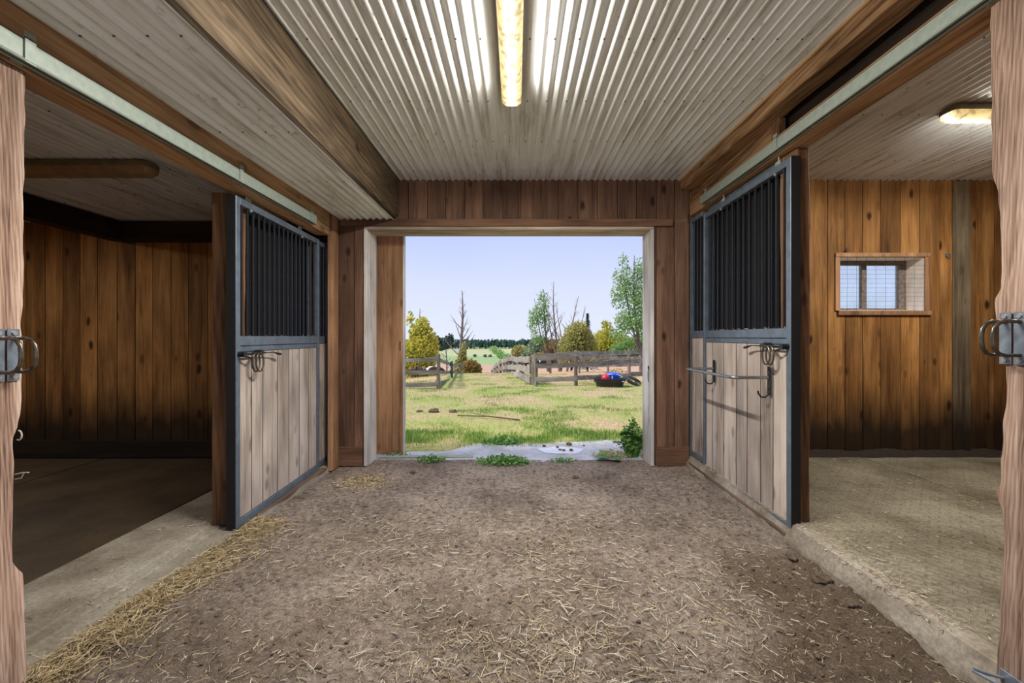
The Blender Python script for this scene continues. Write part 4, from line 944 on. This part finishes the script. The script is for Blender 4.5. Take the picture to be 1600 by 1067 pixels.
tree('round_bush', 812, 556, 130, [(812, 550, 13, 11), (808, 548, 8, 8)], 1600, .5, 'leaf_olive', 'rounded olive bush in the fields over the lane', 'bush', trunk=False)
tree('willow_bush', 834, 572, 60, [(835, 552, 15, 20), (822, 557, 10, 12), (847, 550, 11, 20), (838, 536, 9, 10)], 4200, .2, 'leaf_grey', 'pale grey-green willow bush left of the thin tree', 'bush', trunk=False)
tree('thin_tree', 855, 575, 40, [(838, 492, 14, 17), (848, 478, 11, 18), (852, 502, 10, 20), (832, 506, 10, 12), (846, 462, 7, 10), (855, 470, 5, 16), (836, 522, 9, 9), (845, 530, 14, 8)], 1900, .085, 'leaf_green', 'thin green-leaved tree left of the bare trees', 'tree', tr=.14, lean=-4, toppy=456, nb=8, fork=1)
tree('bare_tree', 872, 575, 42, None, 0, 0, None, 'tall bare tree, left of the pair behind the right fence', 'dead tree', bark='bark_dead', toppy=440, lean=-7, tr=.15, nb=6, fork=1)
tree('bare_tree', 884, 575, 46, None, 0, 0, None, 'leaning bare tree, right of the pair behind the right fence', 'dead tree', bark='bark_dead', toppy=462, lean=20, tr=.15, fork=3, nb=6)
tree('olive_bush', 902, 575, 36, [(903, 532, 25, 30), (888, 545, 18, 24), (918, 542, 17, 24), (905, 514, 14, 14), (900, 560, 30, 14)], 11000, .09, 'leaf_olive', 'big olive-yellow bush below the spruce', 'bush', trunk=False)
tree('rusty_thicket', 865, 575, 48, [(862, 548, 14, 20), (880, 550, 10, 18), (855, 560, 20, 12)], 3000, .13, 'leaf_rust', 'tan thicket between the thin tree and the olive bush', 'bush', trunk=False)
tree('autumn_bush', 948, 575, 42, [(942, 540, 20, 26), (964, 545, 18, 24), (930, 552, 16, 20), (950, 516, 9, 16), (945, 506, 6, 8), (975, 540, 14, 18)], 8000, .11, 'leaf_yellow', 'yellowing bush between the spruce and the big green tree', 'bush', trunk=False)
tree('green_thicket', 980, 575, 40, [(965, 552, 16, 18), (985, 545, 18, 20), (1004, 540, 14, 26), (1020, 545, 18, 26)], 9000, .10, 'leaf_green', 'green thicket at the foot of the big green tree', 'bush', trunk=False)
tree('green_tree', 1003, 570, 34, [(983, 440, 19, 26), (974, 408, 9, 14), (968, 462, 16, 22), (995, 470, 20, 26), (1012, 450, 18, 44), (984, 502, 26, 20), (966, 522, 16, 14), (1008, 505, 18, 24), (964, 432, 9, 14), (1000, 420, 12, 20), (1030, 470, 20, 50)], 9000, .085, 'leaf_green', 'big bright green tree against the right doorway jamb', 'tree', tr=.16, lean=-14, toppy=400, nb=8, fork=2)
# spruce
b0_ = P(918, 560, 55); root = thing('spruce', (b0_.x, 55, ground(b0_.x, 55)), 'dark spruce rising behind the olive bush', 'tree'); mb = MB(); gz = ground(b0_.x, 55); top = P(912, 490, 55).z - gz
tip = MB(); tip.cyl((0, 0, 0), (0, 0, top), .14, 8, .02); tip.build('trunk', M['bark'], root)
for i in range(1600):
    t = random.random(); R_ = (1 - t)*1.9*(.8 + .3*math.sin(t*40)); a = random.uniform(0, 2*PI); rr = R_*random.random()**.4; p = Vector((rr*math.cos(a), rr*math.sin(a), .6 + t*(top - .6) - rr*.25))
    u = Vector((math.cos(a), math.sin(a), -.3))*.28; w_ = Vector((-math.sin(a), math.cos(a), 0))*.09; mb.rv = random.random(); mb._add([p - u, p + w_, p + u, p - w_], [(0, 1, 2, 3)])
mb.build('foliage', M['needle'], root)
# far woodland edge
mb = MB(); random.seed(4)
for i in range(240):
    x = -110 + 220*i/240 + random.uniform(-.6, .6); y = 300 + random.uniform(-4, 4); h = random.uniform(5, 6.6) + .8*vn(x, 0, 0, .1); z = -6.6
    leaf_cloud(mb, [((x, y, z + h*.45), (1.2, 1.2, h*.5)), ((x, y, z + h*.75), (.8, .8, h*.26))], 90, .8)
tag(mb.build('woodland', M['far_tree']), 'dark blue-green woodland along the far horizon', 'woods', kind='stuff')
mb = MB()
for i in range(26):
    t = i/25; p0 = P(770, 544, 270); p1 = P(806, 557, 150); p = p0.lerp(p1, t); leaf_cloud(mb, [((p.x, p.y, ground(p.x, p.y) + 1.6), (1.5 + 1.0*(1-t), 2, 1.9 + random.random()))], 60, .5)
tag(mb.build('hedgerow', M['leaf_green']), 'hedgerow slanting down across the far fields', 'hedge', kind='stuff')
mb = MB(); p = P(715, 547, 200); mb.loft([[(p.x - 1.6, 200 + d_, p.z - 1.4), (p.x + 1.6, 200 + d_, p.z - 1.4), (p.x + 1.6, 200 + d_, p.z + .1), (p.x, 200 + d_, p.z + .6), (p.x - 1.6, 200 + d_, p.z + .1)] for d_ in (0, 5)])
tag(mb.build('field_shed', M['shed']), 'tiny white shed far off beside the dead tree', 'shed')
for px, py, lb in ((758, 556, 'tiny dark bush on the far meadow, middle of three'), (766, 558, 'tiny dark bush on the far meadow, nearest the hedgerow'), (742, 558, 'tiny dark bush on the far meadow, nearest the dead tree')):
    Z = 215; p = P(px, py, Z); mb = MB(); leaf_cloud(mb, [((0, 0, .7), (1.1, 1.1, .9))], 60, .4); o = mb.build('field_bush', M['far_tree']); o.location = (p.x, Z, ground(p.x, Z)); tag(o, lb, 'bush', 'bushes dotted on the far meadow')

# ------------------------------------------------------------------ fences
def fence(name, posts, rails, label, rail_t=.035, rail_h=.13, skip_first=False, round_=True, post_mat='fence_post', pr=.06, green=()):
    """posts: (px, ytop, ybot, Z); rails: list of heights as fraction of the post"""
    pts = []
    for px, yt, yb, Z in posts:
        a, b_ = P(px, yt, Z), P(px, yb, Z); pts.append((Vector((a.x, Z, 0)), b_.z, a.z))
    o0 = pts[0]; root = thing(name, (o0[0].x, o0[0].y, o0[1]), label, 'fence'); base = Vector((o0[0].x, o0[0].y, o0[1]))
    for i, (p, z0, z1) in enumerate(pts):
        if skip_first and i == 0: continue
        b = MB(); b.rv = random.random(); h = z1 - z0; q = Vector((p.x, p.y, z0)) - base; r = pr
        b.tube([q + Vector((0, 0, -.25)), q + Vector((.01*random.uniform(-1, 1), 0, h*.4)), q + Vector((.015*random.uniform(-1, 1), 0, h*1.02))], [r*1.1, r, r*.9], 8)
        b.build('post', M['green_post'] if i in green else M[post_mat], root)
    for i in range(len(pts) - 1):
        (p, a0, a1), (q, b0, b1) = pts[i], pts[i+1]; d = (q - p).normalized(); nrm = Vector((-d.y, d.x, 0)); off = nrm*(-(pr + rail_t*.6))
        if off.y > 0: off = -off
        for fr in rails:
            b = MB(); b.rv = random.random(); secs = []
            j0, j1 = random.uniform(-.02, .02), random.uniform(-.02, .02)
            for k in range(7):
                t = -.01 + 1.02*k/6; c = p.lerp(q, t); z = (a0 + (a1 - a0)*fr + j0)*(1 - t) + (b0 + (b1 - b0)*fr + j1)*t - .015*math.sin(PI*t) + .006*vn(t*5, i, fr, 1); c = Vector((c.x, c.y, z)) + off - base
                hh = rail_h*(.5 + .05*vn(t*4, i, fr*9, 1)); secs.append([c + nrm*rail_t/2 - Vector((0, 0, hh)), c - nrm*rail_t/2 - Vector((0, 0, hh)), c - nrm*rail_t/2 + Vector((0, 0, hh)), c + nrm*rail_t/2 + Vector((0, 0, hh))])
            b.loft(secs); b.build('rail', M['fence'], root)
    return root
fence('board_fence', [(560, 555, 609, 13.4), (622, 555, 609, 13.4), (685, 554, 608, 13.4), (706, 565, 597, 18.5), (719, 568, 594, 24), (728, 571, 592, 31)], (.88, .50, .14), 'weathered board fence on the left side of the lane', green=(3,))
fence('board_fence', [(837, 552, 602, 14.3), (900, 548, 600, 14.4), (983, 545, 594, 15.6), (1072, 536, 588, 16.8)], (.90, .60, .18), 'weathered board fence behind the black tub', rail_h=.16)
fence('lane_fence', [(833, 555, 600, 14.9), (815, 557, 590, 18.2), (803, 555, 590, 21), (797, 556, 590, 23.5), (792, 558, 590, 26), (787, 560, 590, 28.5), (782, 563, 590, 31.5), (777, 567, 591, 35), (773, 571, 592, 39), (769, 576, 594, 44)], (.86, .50, .16), 'grey board fence curving away on the right side of the lane', rail_h=.24, pr=.10)
fence('paddock_fence', [(828, 557, 580, 27), (860, 556, 580, 27), (905, 556, 579, 28), (950, 556, 578, 29), (1000, 555, 577, 30), (1050, 555, 576, 31)], (.85, .35), 'farther grey rail fence across the right paddock', rail_h=.2, pr=.07)

# ------------------------------------------------------------------ cattle
def cow(px, Z, heading, label):
    x = (px - CX)*Z/F; z = ground(x, Z)
    V = [(0, 0, 1.05), (.45, 0, 1.08), (.8, 0, 1.12), (1.1, 0, .95), (1.28, 0, .72), (-.5, 0, 1.08), (-.75, 0, 1.05), (-.86, 0, .6),
         (.5, .2, .72), (.5, .2, .38), (.52, .2, 0.02), (.5, -.2, .72), (.5, -.2, .38), (.52, -.2, 0.02), (-.55, .2, .75), (-.66, .2, .42), (-.6, .2, .02), (-.55, -.2, .75), (-.66, -.2, .42), (-.6, -.2, .02)]
    E = [(0, 1), (1, 2), (2, 3), (3, 4), (0, 5), (5, 6), (6, 7), (1, 8), (8, 9), (9, 10), (1, 11), (11, 12), (12, 13), (5, 14), (14, 15), (15, 16), (5, 17), (17, 18), (18, 19)]
    R_ = [.34, .33, .22, .15, .10, .32, .2, .03, .13, .07, .06, .13, .07, .06, .15, .08, .06, .15, .08, .06]
    me = bpy.data.meshes.new('cow'); me.from_pydata(V, E, []); o = bpy.data.objects.new('cow', me); C.objects.link(o); me.materials.append(M['cow'])
    m = o.modifiers.new('skin', 'SKIN'); m.use_smooth_shade = True
    for v, r in zip(me.skin_vertices[0].data if me.skin_vertices else [], R_): v.radius = (r, r)
    if not me.skin_vertices:
        pass
    me.skin_vertices[0].data[0].use_root = True
    o.modifiers.new('sub', 'SUBSURF').levels = 1; o.location = (x, Z, z); o.rotation_euler = (0, 0, heading); tag(o, label, 'cow')
for a in ((657, 43, 2.8, 'dark cow behind the left fence, the left one of two'), (675, 41, .2, 'dark cow behind the left fence, the right one of two'), (829, 44, 3.0, 'dark cow behind the right paddock fence, nearest the lane'),
          (848, 46, .1, 'dark cow beyond the right fence near the thin tree'), (884, 45, 3.3, 'dark cow beyond the right fence below the olive bush')):
    cow(*a)

# ------------------------------------------------------------------ tub and toys
tp = P(951, 603, 14.0); tz = ground(tp.x, 13.9)
root = thing('stock_tub', (tp.x, 13.85, tz), 'black rubber stock tub on the grass before the right fence', 'tub')
mb = MB(); mb.lathe([(.0, .01), (.42, .01), (.44, .06), (.46, .14), (.50, .16), (.53, .25), (.56, .27), (.57, .285), (.55, .29), (.52, .275), (.47, .16), (.42, .05), (0, .04)], 36, sy=.8); mb.build('tub_wall', M['rubber'], root, True)
mb = MB(); mb.box(.30, .38, -.44, -.425, .20, .225); mb.build('tub_label', M['white_pl'], root)
mb = MB(); mb.lathe([(.005, -.13)] + [(.14*math.cos(a), .14*math.sin(a)) for a in np.linspace(-1.3, 1.3, 12)] + [(.005, .14)], 24, c=(tp.x - .16, 13.72, tz + .28)); tag(mb.build('play_ball', M['red'], smooth=True), 'red ball lying in the black tub', 'ball')
mb = MB(); mb.lathe([(.01, -.1), (.20, -.1), (.235, .07), (.24, .10), (.22, .13), (.12, .155), (.01, .16)], 28, c=(tp.x + .12, 13.92, tz + .30)); tag(mb.build('plastic_bucket', M['blue'], smooth=True), 'blue plastic bucket upturned in the black tub', 'bucket')
mb = MB(); mb.box(tp.x + .02, tp.x + .05, 13.60, 13.63, tz + .29, tz + .36)
mb.tube([Vector((tp.x + .05 + .33*math.cos(a), 13.66 + .05*math.sin(a), tz + .29 + .13*math.sin(a))) for a in np.linspace(.2, 2.95, 18)], .010, 6); tag(mb.build('white_hose', M['white_pl'], smooth=True), 'thin white hose arched over the tub contents', 'hose')
mb = MB()
for k in range(9):
    s_ = 1 - k*.09; mb.tube([Vector((tp.x + .80 + .28*s_*math.cos(a), 13.9 + .1*math.cos(a), tz + .17 + .13*s_*math.sin(a) - .10*math.cos(a)*s_)) for a in [2*PI*q/22 for q in range(22)]], .009, 5, True)
tag(mb.build('wire_coil', M['wire'], smooth=True), 'grey coil of wire leaning against the right side of the black tub', 'wire coil')

# ------------------------------------------------------------------ weeds, stick, clods outside
def weed(px, py, w_px, h_px, n, label, mat='weed', leaf=.03, name='weed_clump', Z=None, zoff=0):
    Z = Z or F*(HC + .01)/(py - CY); c = P(px, py, Z); z = -.012 if Z < 5.3 else ground(c.x, Z); W = w_px*Z/F/2; H = h_px*Z/F
    root = thing(name, (c.x, Z, z), label, 'weed'); mb = MB(); st = MB()
    for i in range(n):
        a = random.uniform(0, 2*PI); rr = random.random()**.6; bx, by = W*rr*math.cos(a), W*.45*rr*math.sin(a); h = H*random.uniform(.3, 1)*(1 - .5*rr)
        t = Vector((bx*1.1, by*1.1, h)); 
        if i % 3 == 0: st.tube([(bx*.5, by*.5, -.005), (bx*.8, by*.8, h*.6), t], [.0022, .0016, .001], 5)
        d = Vector((random.gauss(0, 1), random.gauss(0, 1), random.uniform(-.1, .7))).normalized(); q = d.orthogonal().normalized(); L = leaf*random.uniform(.6, 1.4); mb.rv = random.random()
        mb._add([t, t + d*L*.5 + q*L*.28, t + d*L, t + d*L*.5 - q*L*.28], [(0, 1, 2), (0, 2, 3)])
    if st.v: st.build('stem', M[mat], root)
    mb.build('foliage', M[mat], root)
    return root
weed(675, 722, 44, 12, 150, 'small green weed tuft at the left end of the threshold')
weed(618, 713, 40, 10, 90, 'faint grass tuft growing at the foot of the sliding barn door leaf')
weed(786, 725, 78, 15, 420, 'broad low green weed patch in the middle of the threshold', leaf=.035)
weed(785, 697, 60, 16, 300, 'green weed tuft growing at the back edge of the concrete pad', leaf=.04, Z=5.42)
weed(880, 722, 40, 7, 70, 'sparse pale weeds along the threshold right of the middle')
weed(988, 724, 36, 66, 650, 'tall tangled weeds climbing beside the right doorway jamb', leaf=.035, Z=4.78)
weed(955, 716, 60, 14, 200, 'low creeping weeds beside the big leaf on the threshold', leaf=.025, mat='leaf_olive', Z=4.75)
def big_leaf(pts, label, mat='burdock'):
    root = thing('broad_leaf_weed', pts[0][0], label, 'weed'); o0 = Vector(pts[0][0])
    for c, d, L, W in pts:
        mb = MB(); mb.rv = random.random(); c = Vector(c) - o0; d = Vector(d).normalized(); q = d.cross(Vector((0, 0, 1))).normalized(); n = q.cross(d); secs = []
        prof = [(0, .1), (.12, .75), (.3, 1), (.55, .85), (.8, .5), (1, .03)]
        for t, w_ in prof: 
            m = c + d*L*t - Vector((0, 0, .10*L*t*t)); secs.append([m - q*W*w_ + n*.12*W*w_, m, m + q*W*w_ + n*.12*W*w_, m - n*.003])
        mb.loft(secs); mb.build('leaf', M[mat], root, True)
    return root
weed(962, 586, 52, 22, 260, 'tall dry tan weeds behind the fence right of the tub', mat='leaf_rust', leaf=.09, Z=16.5)
big_leaf([((1.27, 4.86, .18), (-.2, -.6, .5), .22, .09), ((1.30, 4.9, .22), (.3, -.3, 1), .2, .08), ((1.24, 4.84, .12), (-.8, -.5, .3), .2, .09), ((1.33, 4.8, .2), (.1, -.9, .4), .16, .07)], 'big dark green burdock leaves beside the right doorway jamb')
big_leaf([((1.02, 4.68, .015), (-.9, -.5, .22), .20, .08), ((1.05, 4.66, .012), (.3, -.9, .2), .14, .06), ((1.0, 4.72, .01), (-.3, .2, .3), .12, .05)], 'pale grey-green leaf rosette lying on the threshold at the right')
mb = MB(); a, b = P(715, 643, 7.6), P(812, 650, 7.2); a.z = ground(a.x, a.y) + .03; b.z = ground(b.x, b.y) + .02; m_ = a.lerp(b, .5) + Vector((0, .03, .02)); mb.tube([a, m_, b], [.010, .013, .016], 6); mb.tube([m_, m_.lerp(a, .6) + Vector((0, .1, .04))], [.007, .004], 5)
tag(mb.build('fallen_stick', M['twig'], smooth=True), 'long thin stick lying on the grass outside', 'stick')
for px, py, r, lab in ((678, 634, .10, 'larger brown mud clod on the grass at the left'), (708, 638, .08, 'brown mud clod on the grass near the stick end'), (655, 634, .06, 'small mud clod on the grass by the sliding door leaf')):
    Z = 8.2; c = P(px, py, Z); mb = MB(); mb.rock((0, 0, 0), r, px, .5, 3); o = mb.build('mud_clod', M['soil_dark'], smooth=True); o.location = (c.x, Z, ground(c.x, Z) + r*.12); tag(o, lab, 'clod')
